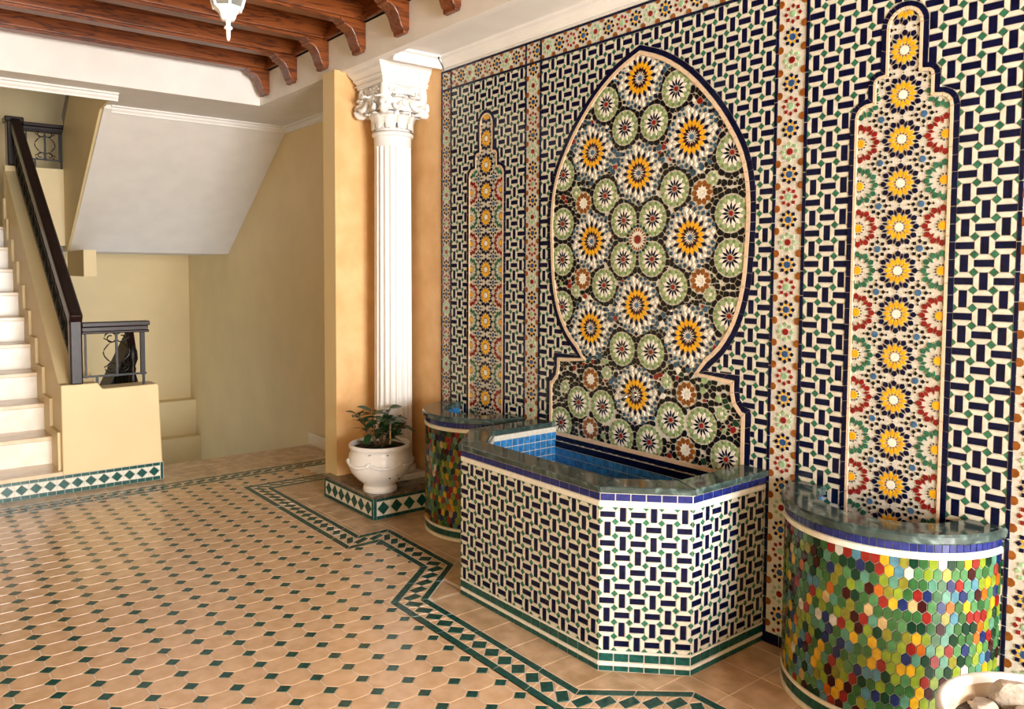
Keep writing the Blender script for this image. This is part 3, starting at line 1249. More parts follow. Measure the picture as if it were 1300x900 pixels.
# sloping stringer wall
b = MB()
x1 = -7.08
zt = lambda x: .775 + SL * (-4.40 - x) * 1.02
b.prism([(-4.5, 0), (-4.5, .775), (x1, zt(x1)), (x1, 1.2)], -1.968, -1.74, 'paint_cream', (V3(0, 0, 0), V3(1, 0, 0), V3(0, 0, 1), V3(0, 1, 0)))
b.build('stringer', ST)
b = MB()                        # landing and the return parapet above it
b.prism([(-8.43, -3.35), (-7.535, -3.35), (-7.535, -1.97), (-7.1, -1.97), (-7.1, .12), (-8.43, .12)], 1.83, 2.005, 'plaster_grey')
tag(b.build('floor_landing'), 'stair landing slab', None, None, 'structure')
b = MB()
b.box(-7.22, -7.08, -1.97, -1.46, 1.83, 2.59, 'paint_cream')
tag(b.build('wall_landing'), 'cream parapet wall on the stair landing', None, None, 'structure')
# upper flight: plaster soffit and side
b = MB()
fr = (V3(0, 0, 0), V3(1, 0, 0), V3(0, 0, 1), V3(0, 1, 0))
b.prism([(-5.34, 2.93), (-6.98, 1.775), (-8.43, 1.775), (-8.43, 2.0), (-7.2, 2.0), (-4.9, 3.62), (-4.9, 3.3), (-5.34, 3.3)], -1.455, .12, 'plaster_grey', fr)
tag(b.build('ceiling_stair'), 'sloping white underside of the upper stair flight', None, None, 'structure')
b = MB()
b.prism([(-4.84, 2.97), (-5.40, 2.93), (-6.98, 1.775), (-7.20, 1.775), (-7.20, 2.87), (-6.70, 3.245), (-4.84, 4.55)], -1.475, -1.455, 'paint_cream', fr)
tag(b.build('wall_upper_flight'), 'cream-painted side of the upper stair flight', None, None, 'structure')
b = MB()
b.box(-6.98, -6.20, -1.475, -1.37, 1.53, 1.775, 'paint_cream')
tag(b.build('trim_5'), 'cream block at the foot of the sloping soffit', None, None, 'structure')
# descending flight
b = MB()
for k in range(9):
    x = -4.83 - .31 * k
    b.box(x - .33, x, -1.30, .12, -.2 * (k + 1) - .25, -.2 * (k + 1), 'step_marble')
tag(b.build('floor_descending_steps'), 'marble steps going down into the stairwell', None, None, 'structure')

# ------------------------------------------------------------------ railings
def scroll(b, fr, u, z, s, r=.006, flip=1, mname='iron'):
    """S-scroll in a face frame with its spine beside u"""
    O, U, V, N = fr
    pts = []
    for q in range(15):
        a = q / 14 * 2.6 * pi
        rr = .052 * s * (1 - .62 * q / 14)
        pts.append((u + flip * (.060 * s - rr * cos(a + pi)) - flip * .02 * s, z + .115 * s + rr * sin(a)))
    top = [(x, y) for x, y in pts][::-1]
    mid = [(u + flip * (.012 * s + .085 * s * sin(pi * (q + 1) / 8) ** 1.3), z + .115 * s - .23 * s * (q + 1) / 8) for q in range(7)]
    low = [(x, 2 * z - y) for x, y in pts]
    b.tube([O + U * x + V * y for x, y in top + mid + low], r, mname, 6)


RL = thing('stair_railing', 'black stair railing with a heavy sloping handrail and dark red newel post', 'railing', (-4.40, -1.87, .77))
YR = -1.87
zr = lambda x: 1.29 + .642 * (-4.36 - x)
b = MB()
b.bar((-4.36, YR, zr(-4.36) - .06), (-7.15, YR, zr(-7.15) - .06), .085, .10, 'darkwood')
b.build('handrail', RL, bevel=.012)
b = MB()
b.box(-4.445, -4.365, YR - .04, YR + .04, .775, 1.30, 'darkwood')
b.build('newel_post', RL, bevel=.01)
b = MB()
b.bar((-4.40, YR, zr(-4.40) - .46), (-7.1, YR, zr(-7.1) - .46), .03, .03, 'iron')
b.build('bottom_bar', RL)
for k in range(17):
    x = -4.52 - .155 * k
    z0, z1 = zr(x) - .47, zr(x) - .10
    b = MB()
    pr = [(.012, 0), (.012, .04), (.026, .06), (.030, .12), (.017, .17), (.012, .185), (.017, .20), (.030, .25), (.026, .31), (.012, .33), (.012, .38)]
    b.lathe([(r_, h_ / .38 * (z1 - z0)) for r_, h_ in pr], (x, YR, z0), 8, 'iron')
    b.build('baluster', RL, smooth=True)
for k in range(8):
    x = -4.60 - .31 * k
    b = MB()
    scroll(b, (V3(x, YR, 0), V3(1, 0, SL * -1).normalized(), V3(0, 0, 1), V3(0, 1, 0)), 0, zr(x) - .27, .85)
    b.build('scroll', RL)
# landing newel and little panel at the top
b = MB()
b.box(-7.30, -7.12, YR - .07, YR + .05, 2.60, 3.06, 'darkwood')
b.box(-7.32, -7.10, YR - .09, YR + .07, 3.02, 3.07, 'darkwood')
b.build('upper_newel', RL, bevel=.01)


def short_rail(name, label, X, y0, y1, z0, z1, with_feet=True, mat_rail='darkwood'):
    t = thing(name, label, 'railing', (X, (y0 + y1) / 2, z0), None)
    b = MB()
    b.box(X - .045, X + .045, y0, y1, z1 - .035, z1, mat_rail)
    b.box(X - .032, X + .032, y0, y1 - .01, z1 - .07, z1 - .034, mat_rail)
    b.box(X - .04, X + .04, y0, y1 - .004, z1 - .085, z1 - .066, mat_rail)
    b.build('handrail', t, bevel=.006)
    zb = z0 + .09
    b = MB()
    b.bar((X, y0, zb), (X, y1 - .02, zb), .012, .014, 'iron')
    b.build('bottom_bar', t)
    ym = (y0 + y1) / 2 + .005
    for y, w_, m_ in ((y0 + .028, .014, 'iron'), (ym, .016, 'iron'), (y1 - .045, .03, 'iron')):
        b = MB()
        b.box(X - w_ / 2, X + w_ / 2, y - w_ / 2, y + w_ / 2, zb - .01, z1 - .08, m_)
        b.build('upright', t)
    f = frame((X, 0, 0), (0, 1, 0))
    for s_ in (-1, 1):
        b = MB()
        scroll(b, f, ym, (zb + z1 - .08) / 2 + .01, .92, .005, s_)
        b.build('scroll', t)
    if with_feet:
        for y in (y0 + .10, y1 - .04):
            b = MB()
            b.box(X - .008, X + .008, y - .008, y + .008, z0 - .003, zb, 'iron')
            b.build('foot', t)
    return t


short_rail('guard_rail', 'short black guard rail with iron scrolls on the cream parapet', -4.43, -1.829, -1.372, .728, 1.215)
short_rail('guard_rail', 'small black scrolled guard rail on the stair landing', -7.14, -1.81, -1.444, 2.59, 3.03, True)
# handrail of the flight going down
DR = thing('descending_railing', 'dark railing with turned balusters going down behind the parapet', 'railing', (-4.75, -1.30, 0))
b = MB()
zd = lambda x: 1.13 + .54 * (x + 4.82)
b.bar((-4.84, -1.40, zd(-4.84) - .08), (-6.6, -1.40, zd(-6.6) - .08), .06, .17, 'darkwood')
b.build('handrail', DR, bevel=.01)
for k in range(8):
    x = -4.80 - .13 * k
    b = MB()
    z1 = zd(x) - .14
    pr = [(.012, -.62), (.013, -.5), (.02, -.42), (.036, -.36), (.038, -.30), (.018, -.22), (.024, -.19), (.018, -.17), (.038, -.11), (.034, -.05), (.014, 0)]
    b.lathe(pr, (x, -1.40, z1), 9, 'iron')
    b.build('baluster', DR, smooth=True)
# sloping black rail of the flight above, glimpsed past the stringer
UR = thing('upper_railing', 'dark sloping rail glimpsed above the landing behind the upper flight', 'railing', (-7.0, -1.40, 3.1))
b = MB()
b.bar((-7.16, -1.415, 2.95), (-5.2, -1.415, 4.3), .06, .5, 'darkwood')
b.build('handrail', UR, bevel=.01)
for k in range(9):               # posts carrying it on the upper flight
    x = -7.1 + .225 * k
    b = MB()
    b.box(x - .014, x + .014, -1.429, -1.401, 2.0 + .704 * (x + 7.2), 2.95 + .689 * (x + 7.16) - .2, 'iron')
    b.build('baluster', UR)

# ================================================================== COLUMN AND PLINTH
PX0, PX1, PYF = -3.20, -2.495, -.530
PL = thing('column_plinth', 'low plinth with a brown marble top and green lozenge tiles under column', 'plinth', (-2.85, -.27, 0))
b = MB()
b.box(PX0, PX1, PYF, .0, 0, .138, 'grout_pale')
body = b.build('body', PL)
b = MB()
b.box(PX0 - .012, PX1 + .012, PYF - .012, .0, .136, .158, 'plinth_marble')
b.build('marble_top', PL, bevel=.006)
T = Tiles(body)
for f, L in ((frame((PX0, PYF, 0), (1, 0, 0)), PX1 - PX0), (frame((PX1, PYF, 0), (0, 1, 0)), -PYF)):
    T.add('edge_tile', [(.0, .0), (.022, 0), (.022, .136), (0, .136)], 'teal_floor', f, **KP)
    T.add('edge_tile', [(L - .022, .0), (L, 0), (L, .136), (L - .022, .136)], 'teal_floor', f, **KP)
    lozenge_strip(T, f, .022, L - .022, 0, .136, .024, .096)
T.finish(300, 6)

CXc, CYc = -2.86, -.17
CO = thing('column', 'white fluted column with a carved leafy capital in the ochre corner', 'column', (CXc, CYc, .158))
b = MB()
rs = .129


def flute(a, r, z):
    k = (a * 20 / (2 * pi)) % 1
    return r - .011 * max(0., 1 - ((k - .5) / .38) ** 2) ** .5 if abs(k - .5) < .38 else r


prof = [(rs * 1.02, .13)] + [(rs * (1.02 - .06 * q / 8), .13 + (2.36 - .15) * q / 8) for q in range(1, 9)]
b.lathe(prof, (CXc, CYc, .158), 200, 'column_white', rfun=flute)
b.build('shaft', CO, smooth=True, autosmooth=50)
b = MB()
b.box(CXc - .165, CXc + .165, CYc - .165, CYc + .165, .158, .20, 'column_white')
b.build('base_block', CO, bevel=.006)
b = MB()
b.lathe([(0, .2)] + [(.135 + .026 * cos(R(a)), .222 + .026 * sin(R(a))) for a in range(-90, 91, 30)] + [(.14, .252), (.138, .258)] + [(.133 + .016 * cos(R(a)), .274 + .016 * sin(R(a))) for a in range(-90, 91, 30)] + [(.131, .292), (0, .292)], (CXc, CYc, 0), 40, 'column_white')
b.build('base_torus', CO, smooth=True, autosmooth=50)
b = MB()
b.lathe([(0, 2.44), (.126, 2.44), (.126, 2.505)] + [(.126 + .016 * cos(R(a)), 2.522 + .016 * sin(R(a))) for a in range(-90, 91, 30)] + [(.118, 2.545), (0, 2.545)], (CXc, CYc, 0), 48, 'column_white')
b.build('necking', CO, smooth=True, autosmooth=50)
b = MB()                        # bell of the capital
b.lathe([(0, 2.53), (.118, 2.535), (.118, 2.62), (.125, 2.66), (.15, 2.70), (.178, 2.76), (.172, 2.83), (0, 2.84)], (CXc, CYc, 0), 40, 'column_white')
cap = b.build('capital', CO, smooth=True)


def leaf(c, a, r0, z0, h, w, curl, parent, name='leaf'):
    """curled acanthus leaf standing on the bell"""
    b = MB()
    rows = 9
    g = []
    for i in range(rows):
        t = i / (rows - 1)
        zz = z0 + h * min(1, t * 1.25) - (max(0, t - .78) * h * .8)
        out = r0 + .012 + curl * max(0, t - .35) ** 1.6 * 2.2
        ww = w * (0.75 + .55 * sin(pi * min(1, t * 1.1))) * (1 - max(0, t - .7) * 1.6)
        row = []
        for j in range(7):
            s_ = j / 3 - 1
            rr = out + .014 * (1 - s_ * s_) - .006 * (1 if j in (2, 4) else 0)
            da = s_ * ww / r0
            row.append((c[0] + rr * cos(a + da), c[1] + rr * sin(a + da), zz - .012 * abs(s_) * (1 if i % 2 else -1)))
        g.append(row)
    for i in range(rows - 1):
        for j in range(6):
            b.face([g[i][j], g[i][j + 1], g[i + 1][j + 1], g[i + 1][j]], 'column_white')
    o = b.build(name, parent, smooth=True)
    md = o.modifiers.new('thick', 'SOLIDIFY')
    md.thickness = .012
    md.offset = 0
    return o


for q in range(10):
    leaf((CXc, CYc), q * 2 * pi / 10, .116, 2.552, .115, .034, .05, cap)
for q in range(10):
    leaf((CXc, CYc), (q + .5) * 2 * pi / 10, .128, 2.635, .135, .042, .085, cap)
b = MB()
b.prism([(CXc + s1 * x, CYc + s2 * y) for s1, s2, x, y in ((1, 1, .16, .11), (1, 1, .11, .16), (-1, 1, .11, .16), (-1, 1, .16, .11), (-1, -1, .16, .11), (-1, -1, .11, .16), (1, -1, .11, .16), (1, -1, .16, .11))], 2.67, 2.845, 'column_white')
b.build('block', cap, bevel=.01)
for q in range(4):               # corner leaves curling out at the foot
    a = q * pi / 2 + pi / 4
    u_ = V3(cos(a), sin(a), 0)
    b = MB()
    pts, rad = [], []
    for s_ in range(7):
        t = s_ / 6
        pts.append(V3(CXc, CYc, 2.845 - .13 * t) + u_ * (.200 + .012 * sin(pi * t)))
        rad.append(.030)
    for s_ in range(16):
        an = s_ / 15 * 2.7 * pi
        rr = .042 * (1 - .7 * s_ / 15)
        pts.append(V3(CXc, CYc, 2.695) + u_ * (.226 - rr * cos(an) * .8) + V3(0, 0, -rr * sin(an)))
        rad.append(.030 - .014 * s_ / 15)
    b.tube(pts, .02, 'column_white', 8, rad)
    b.build('volute', cap, smooth=True)
for q in range(4):               # scrolls, drops and flower on each side
    a = q * pi / 2
    nrm, tng = V3(cos(a), sin(a), 0), V3(-sin(a), cos(a), 0)
    base = V3(CXc, CYc, 0) + nrm * .162

    def onface(u_, z_, h_=0): return base + tng * u_ + V3(0, 0, z_) + nrm * h_
    for sx in (-1, 1):
        b = MB()
        b.tube([onface(sx * (.062 - .040 * (1 - .8 * s_ / 19) * cos(s_ / 19 * 3.4 * pi)), 2.790 + .040 * (1 - .8 * s_ / 19) * sin(s_ / 19 * 3.4 * pi)) for s_ in range(20)], .010, 'column_white', 6)
        b.build('scroll', cap, smooth=True)
        b = MB()
        b.tube([onface(sx * (.03 + .08 * t_), 2.735 - .055 * sin(pi * t_ * .8), .01 + .03 * t_) for t_ in (0, .2, .4, .6, .8, 1)], .014, 'column_white', 7, [.008, .016, .019, .019, .016, .008])
        b.build('acanthus_curl', cap, smooth=True)
    for (u_, z_, r_) in ((0, 2.72, .020), (0, 2.815, .012), (-.112, 2.80, .012), (.112, 2.80, .012), (-.06, 2.735, .010), (.06, 2.735, .010)):
        b = MB()
        p = onface(u_, z_, .004)
        b.lathe([(0, -r_), (r_ * .7, -r_ * .7), (r_, 0), (r_ * .7, r_ * .7), (0, r_)], tuple(p), 10, 'column_white')
        b.build('rosette', cap, smooth=True)
for q in range(10):              # arched rims of the lower leaves
    a = (q + .5) * 2 * pi / 10
    b = MB()
    pts = []
    for s_ in range(13):
        t = s_ / 12 * pi
        da = .27 * cos(t)
        zz = 2.560 + .095 * sin(t) ** .6
        rr = .128 + .016 * sin(t)
        pts.append((CXc + rr * cos(a + da), CYc + rr * sin(a + da), zz))
    b.tube(pts, .0075, 'column_white', 6)
    b.build('leaf_rim', cap, smooth=True)


def sq(b, h, z0, z1, h2=None, m_='column_white'):
    h2 = h2 or h
    A_ = [(CXc - h, CYc - h, z0), (CXc + h, CYc - h, z0), (CXc + h, CYc + h, z0), (CXc - h, CYc + h, z0)]
    B_ = [(CXc - h2, CYc - h2, z1), (CXc + h2, CYc - h2, z1), (CXc + h2, CYc + h2, z1), (CXc - h2, CYc + h2, z1)]
    for j in range(4):
        j2 = (j + 1) % 4
        b.face([A_[j], A_[j2], B_[j2], B_[j]], m_)
    b.face(A_[::-1], m_)
    b.face(B_, m_)


b = MB()
sq(b, .176, 2.835, 2.852); sq(b, .188, 2.852, 2.860); sq(b, .176, 2.858, 2.866); sq(b, .176, 2.866, 2.888, .192); sq(b, .198, 2.888, 2.896); sq(b, .194, 2.896, 2.928, .216); sq(b, .222, 2.928, 2.944)
sq(b, .228, 2.944, 2.962)
b.build('abacus', CO)
# ================================================================== FOUNTAIN
FO = thing('fountain', 'chamfered wall fountain faced with blue and white basket-weave tiles under green marble rim', 'fountain', (-.735, -.37, 0))
FB = [(-1.47, 0), (-1.47, -.495), (-1.212, -.75), (-.258, -.75), (0, -.495), (0, 0)]      # plan of the outer faces
ZR = .727                                                       # underside of the rim


def offs(P, d):
    """offset the open plan polyline outward (away from the wall centre) by d, ends stay on the wall"""
    out = []
    for i, p in enumerate(P):
        ns = []
        if i > 0:
            t_ = (Vector(P[i]) - Vector(P[i - 1])).normalized(); ns.append(Vector((t_.y, -t_.x)) * -1)
        if i < len(P) - 1:
            t_ = (Vector(P[i + 1]) - Vector(P[i])).normalized(); ns.append(Vector((t_.y, -t_.x)) * -1)
        nn = ns[0] if len(ns) == 1 else (ns[0] + ns[1]) / (1 + ns[0].dot(ns[1]))
        nn = -nn
        out.append((p[0] + nn.x * d, p[1] + nn.y * d))
    return out


FI = offs(FB, -.125)
b = MB()
for i in range(5):
    q = [FB[i], FB[i + 1], FI[i + 1], FI[i]]
    b.prism(q, 0, ZR, 'grout_pale')
b.prism(FI, .0, .36, 'basinblue')
body = b.build('body', FO)
RO, RI = offs(FB, .015), offs(FB, -.118)
for i in range(5):
    b = MB()
    b.prism([RO[i], RO[i + 1], RI[i + 1], RI[i]], ZR, ZR + .027, 'green_marble')
    b.build('rim_slab', FO, bevel=.005)
T = Tiles(body)
KF = dict(t=.0032, gap=.0009, bev=.0008)
for i, ncol in ((0, 8), (1, 6), (2, 16), (3, 6), (4, 8)):
    p, q = FB[i], FB[i + 1]
    L = math.hypot(q[0] - p[0], q[1] - p[1])
    f = frame((p[0], p[1], 0), (q[0] - p[0], q[1] - p[1], 0))
    zt_, zb_ = .668, .086
    e0 = .016 if i in (0, 4) else 0
    u0, u1 = (e0 if i == 0 else 0), (L - e0 if i == 4 else L)
    basket(T, f, u0, ncol, (u1 - u0) / ncol, zt_, 10, (zt_ - zb_) / 10, (), None, 0)
    n_ = max(2, round(L / .06))
    for k in range(n_):
        a, c = L * k / n_, L * (k + 1) / n_
        T.add('cobalt_tile', [(a, .692), (c, .692), (c, .724), (a, .724)], 'lapis', f, t=.0032, gap=.002, bev=.0008)
        T.add('green_base_tile', [(a, .040), (c, .040), (c, .075), (a, .075)], 'teal_floor', f, t=.0032, gap=.002, bev=.0008)
        T.add('green_base_tile', [(a, .0), (c, .0), (c, .024), (a, .024)], 'teal_floor', f, t=.0032, gap=.002, bev=.0008)
    n_ = max(1, round(L / .2))
    for k in range(n_):
        a, c = L * k / n_, L * (k + 1) / n_
        for z0_, z1_ in ((.670, .691), (.076, .085), (.025, .039)):
            T.add('white_band_piece', [(a, z0_), (c, z0_), (c, z1_), (a, z1_)], 'white', f, t=.004, gap=.0003, bev=.0008)
T.finish(300, 8)
# inside of the basin: small blue squares
T = Tiles(body)
for i in range(5):
    p, q = FI[i + 1], FI[i]
    L = math.hypot(q[0] - p[0], q[1] - p[1])
    f = frame((p[0], p[1], 0), (q[0] - p[0], q[1] - p[1], 0))
    n_ = max(1, round(L / .042))
    for k in range(n_):
        for j in range(8):
            a, c = L * k / n_, L * (k + 1) / n_
            T.add('blue_square_tile', [(a, .365 + j * .042), (c, .365 + j * .042), (c, .365 + (j + 1) * .042), (a, .365 + (j + 1) * .042)], 'basinblue', f, t=.003, gap=.0019, bev=.0006)
f = lift(frame((FI[0][0], 0, 0), (1, 0, 0)), .0095)
L = FI[-1][0] - FI[0][0]
b = MB()
b.prism([(0, .36), (L, .36), (L, .652), (0, .652)], .0, .003, 'grout_pale', lift(f, -.004))
b.build('back_lining', FO)
n_ = round(L / .042)
for k in range(n_):
    a, c = L * k / n_, L * (k + 1) / n_
    for j in range(6):
        T.add('blue_square_tile', [(a, .362 + j * .042), (c, .362 + j * .042), (c, .362 + (j + 1) * .042), (a, .362 + (j + 1) * .042)], 'basinblue', f, t=.003, gap=.0019, bev=.0006)
n_ = round(L / .085)
for k in range(n_):
    a, c = L * k / n_, L * (k + 1) / n_
    T.add('navy_top_tile', [(a, .615), (c, .615), (c, .650), (a, .650)], 'navy', f, t=.0035, gap=.0008, bev=.0006)
T.finish(300, 6)
# spout in the lowest yellow rosette
sp = thing('water_spout', 'small chrome water spout in the lowest yellow rosette of the medallion', 'spout', (XM, -.006, .983))
b = MB()
b.lathe([(0, 0), (.017, 0), (.017, .006), (.010, .012), (0, .012)], (0, 0, 0), 14, 'chrome')
b.v = [(XM + x, -.006 - z, .983 + y) for x, y, z in b.v]
b.build('flange', sp, smooth=True, autosmooth=40)
b = MB()
b.tube([(XM, -.01, .983), (XM, -.04, .985), (XM - .004, -.065, .982), (XM - .006, -.082, .972)], .007, 'chrome', 10)
b.build('pipe', sp, smooth=True)
b = MB()
b.tube([(XM, -.035, .985), (XM - .03, -.045, .982), (XM - .055, -.05, .978)], .0045, 'chrome', 8)
b.build('lever', sp, smooth=True)


# ================================================================== HALF-ROUND BASINS
def basin(cx, label, seed, cap_n):
    rr = random.Random(seed)
    t = thing('corner_basin', label, 'basin', (cx, -.2, 0), 'half-round mosaic basins')
    r = .378
    zr = .709
    c = (cx, 0, 0)
    b = MB()
    b.lathe([(r, 0), (r, zr), (r - .10, zr), (r - .10, .42), (0, .42)], c, 64, 'grout_hex', pi, 2 * pi)
    body = b.build('body', t, smooth=True, autosmooth=40)
    for z0, z1, e in ((.652, .676, .006), (.062, .078, .006), (.0, .022, .006)):   # white beads
        b = MB()
        b.lathe([(r - .002, z0), (r + e, z0 + .003), (r + e, z1 - .003), (r - .002, z1)], c, 64, 'white', pi, 2 * pi)
        b.build('white_band', t, smooth=True, autosmooth=40)
    b = MB()                    # green marble rim
    ro, ri = r + .018, r - .118
    zt = zr + .034
    b.lathe([(ri, zr), (ro - .004, zr), (ro, zr + .005), (ro, zt - .008), (ro - .006, zt), (ri + .006, zt), (ri, zt - .008), (ri, zr)], c, 72, 'green_marble', pi, 2 * pi)
    for s_ in (-1, 1):
        b.face([(cx + s_ * x, 0, z) for x, z in ((ri, zr), (ro, zr), (ro, zt), (ri, zt))], 'green_marble')
    b.build('rim', t, smooth=True, autosmooth=35)
    T = Tiles(body)

    def cyl(a, rad=r):
        return (V3(cx + rad * cos(a), rad * sin(a), 0), V3(-sin(a), cos(a), 0), V3(0, 0, 1), V3(cos(a), sin(a), 0))
    n_ = 48
    aw = pi / n_
    wv = r * aw
    for k in range(n_):
        f = cyl(pi + (k + .5) * aw)
        T.add('cobalt_tile', [(-wv / 2, .677), (wv / 2, .677), (wv / 2, .708), (-wv / 2, .708)], 'lapis', f, t=.003, gap=.0009, bev=.0007)
        if k % 2 == 0:
            f = cyl(pi + (k + 1) * aw)
            T.add('green_base_tile', [(-wv, .024), (wv, .024), (wv, .060), (-wv, .060)], 'teal_floor', f, t=.003, gap=.0012, bev=.0007)
    cols = [('hx_green', 20), ('hx_dark', 12), ('hx_lime', 12), ('hx_mid', 12), ('hx_red', 11), ('hx_maroon', 6), ('hx_yellow', 8), ('hx_navy', 8), ('hx_sky', 6), ('hx_white', 3),
            ('hx_sand', 3), ('hx_orange', 2), ('hx_sea', 6), ('hx_olive', 4)]
    bag = [a for a, w_ in cols for _ in range(w_)]
    nc = 40
    ah = pi / nc
    hw = r * ah / 2
    pz, hz = .0368, .0243
    zz = .078 + .010
    row = 0
    while zz < .655:
        for k in range(nc + (row % 2)):
            a = pi + (k + (.5 if row % 2 == 0 else 0)) * ah
            f = cyl(a)
            sh = pz - hz
            P = [(hw, zz - sh), (hw, zz + sh), (0, zz + hz), (-hw, zz + sh), (-hw, zz - sh), (0, zz - hz)]
            x0_ = 0 if (row % 2 and k == 0) else -1
            x1_ = 0 if (row % 2 and k == nc) else 1
            P = crect(P[:], x0_, x1_, .079, .654)
            if P: T.add('hexagon_tile', P, rr.choice(bag), f, t=.0030, gap=.0008, bev=.0010)
        zz += pz
        row += 1
    T.finish(cap_n, 6)
    # lining seen inside the rim
    T = Tiles(body)
    for k in range(30):
        a = pi + (k + .5) * pi / 30
        ra = r - .10
        f = (V3(cx + ra * cos(a), ra * sin(a), 0), V3(sin(a), -cos(a), 0), V3(0, 0, 1), V3(-cos(a), -sin(a), 0))
        for j in range(6):
            w_ = ra * pi / 60
            m_ = 'basinblue' if cx > -1 or rr.random() < .55 else rr.choice(['hx_red', 'hx_sand', 'hx_sky'])
            T.add('blue_square_tile', [(-w_, .44 + j * .045), (w_, .44 + j * .045), (w_, .44 + (j + 1) * .045), (-w_, .44 + (j + 1) * .045)], m_, f, t=.002, gap=.001, bev=.0005)
    T.finish(60, 6)
    return t


basin(.540, 'half-round basin of bright multicoloured hexagon tiles, between fountain and white bowl', 3, 300)
basin(-2.010, 'half-round basin of multicoloured hexagon tiles beside the column plinth', 11, 300)

# ================================================================== POT AND PLANT ON THE PLINTH
PX, PYc, PZ = -2.615, -.415, .158
PT = thing('plant_pot', 'white glazed round pot with a moulded garland on the column plinth', 'pot', (PX, PYc, PZ))
b = MB()
prof = [(0, 0), (.108, 0), (.112, .010), (.108, .028), (.100, .040), (.112, .055), (.150, .085), (.185, .125), (.205, .170), (.208, .205), (.200, .245), (.188, .272), (.190, .280), (.200, .288),
        (.203, .305), (.196, .314), (.184, .312), (.176, .29), (.18, .25), (.17, .24), (0, .24)]
b.lathe(prof, (PX, PYc, PZ), 56, 'pot_white')
pb = b.build('pot_body', PT, smooth=True, autosmooth=60)
b = MB()
b.lathe([(0, .292), (.12, .290), (.180, .284)], (PX, PYc, PZ), 36, 'soil', rfun=lambda a, r_, z: r_)
b.build('soil', PT, smooth=True)
for s_ in range(6):              # garland swags: twisted rope in relief
    b = MB()
    a0 = s_ * pi / 3 + .2
    pts = []
    for q in range(13):
        a = a0 + (pi / 3) * q / 12
        zq = .205 - .022 * sin(pi * q / 12)
        pts.append((PX + .207 * cos(a), PYc + .207 * sin(a), PZ + zq))
    b.tube(pts, .011, 'pot_white', 8, [.008 + .006 * abs(sin(q * 1.9)) for q in range(13)])
    b.build('garland', PT, smooth=True)
    b = MB()
    for q in range(5):
        a = a0 - .06 + .03 * q
        b.lathe([(0, -.010), (.008, -.006), (.010, 0), (.008, .006), (0, .010)], (PX + .208 * cos(a), PYc + .208 * sin(a), PZ + .208 + .006 * (q % 2)), 8, 'pot_white')
    b.build('garland_knot', PT, smooth=True)
rp = random.Random(4)
va = math.atan2(CAM.y - PYc, CAM.x - PX)
for (da, zq, sz) in ((-.35, .27, .004), (-.30, .272, .003), (.25, .268, .005), (.35, .115, .007), (.75, .10, .006), (.55, .135, .003), (-.55, .09, .003), (.45, .20, .004), (.62, .205, .005), (.72, .212, .006)):
    a = va + da
    r_ = .197 if zq > .25 else (.176 if zq < .12 else .205)
    b = MB()
    b.lathe([(0, -sz), (sz * .8, -sz * .5), (sz, 0), (sz * .8, sz * .5), (0, sz)], (PX + r_ * cos(a), PYc + r_ * sin(a), PZ + zq), 6, 'speck')
    b.build('chipped_spot', PT)
PN = thing('potted_plant', 'small leafy green plant with a support stick growing in the white pot', 'plant', (PX, PYc, PZ + .262))


def leafmesh(L, w):
    me = bpy.data.meshes.new('leaf')
    v, f_ = [], []
    for i in range(7):
        t = i / 6
        ww = w * sin(pi * (t * .93 + .04)) ** .8
        zc = -.25 * L * t * t
        v += [(t * L, -ww, zc + .18 * ww), (t * L, 0, zc), (t * L, ww, zc + .18 * ww)]
    for i in range(6):
        a = i * 3
        f_ += [(a, a + 1, a + 4, a + 3), (a + 1, a + 2, a + 5, a + 4)]
    me.from_pydata(v, [], f_)
    me.materials.append(MATS['leaf'])
    me.polygons.foreach_set('use_smooth', [True] * len(me.polygons))
    return me


LM = [leafmesh(.080, .019), leafmesh(.10, .022), leafmesh(.060, .018)]


def put_leaf(p, yaw_, pitch, roll, k):
    o = bpy.data.objects.new('leaf', LM[k])
    COL.objects.link(o)
    setp(o, PN)
    o.matrix_basis = Matrix.Translation(p) @ Matrix.Rotation(yaw_, 4, 'Z') @ Matrix.Rotation(-pitch, 4, 'Y') @ Matrix.Rotation(roll, 4, 'X')


zs = PZ + .275
stems = [((-.01, .01), (.02, .05, .25)), ((-.02, -.01), (-.03, -.03, .27)), ((.01, .0), (.05, .08, .19)), ((0, -.02), (-.07, -.11, .23)), ((.01, .01), (.05, .14, .15)), ((-.01, .0), (-.02, .09, .25)),
         ((0, 0), (-.04, -.15, .24)), ((0, .01), (.02, -.05, .22)), ((0, .01), (.03, .02, .20)), ((0, .01), (-.02, .16, .20))]
for (bx, by), (tx, ty, tz) in stems:
    p0, p2 = V3(PX + bx, PYc + by, zs), V3(PX + bx + tx, PYc + by + ty, zs + tz)
    pm = (p0 + p2) / 2 + V3(0, 0, .03)
    b = MB()
    pts = [p0.lerp(pm, s_ / 3).lerp(pm.lerp(p2, s_ / 3), s_ / 3) for s_ in range(4)]
    b.tube(pts, .004, 'stem', 6)
    b.build('stem', PN, smooth=True)
    for q in range(12):
        f_ = .35 + .65 * q / 11
        p = p0.lerp(pm, f_).lerp(pm.lerp(p2, f_), f_)
        put_leaf(p, rp.uniform(0, 2 * pi), rp.uniform(-.35, .6), rp.uniform(-.5, .5), rp.randrange(3))
for q in range(30):
    a = rp.uniform(0, 2 * pi)
    put_leaf(V3(PX + .05 * cos(a), PYc + .05 * sin(a), zs + .02), a, rp.uniform(-.1, .5), rp.uniform(-.4, .4), rp.randrange(3))
b = MB()
b.tube([(PX + .045, PYc + .05, zs), (PX + .047, PYc + .052, zs + .19)], .006, 'stick', 7)
b.build('support_stick', PN)
b = MB()
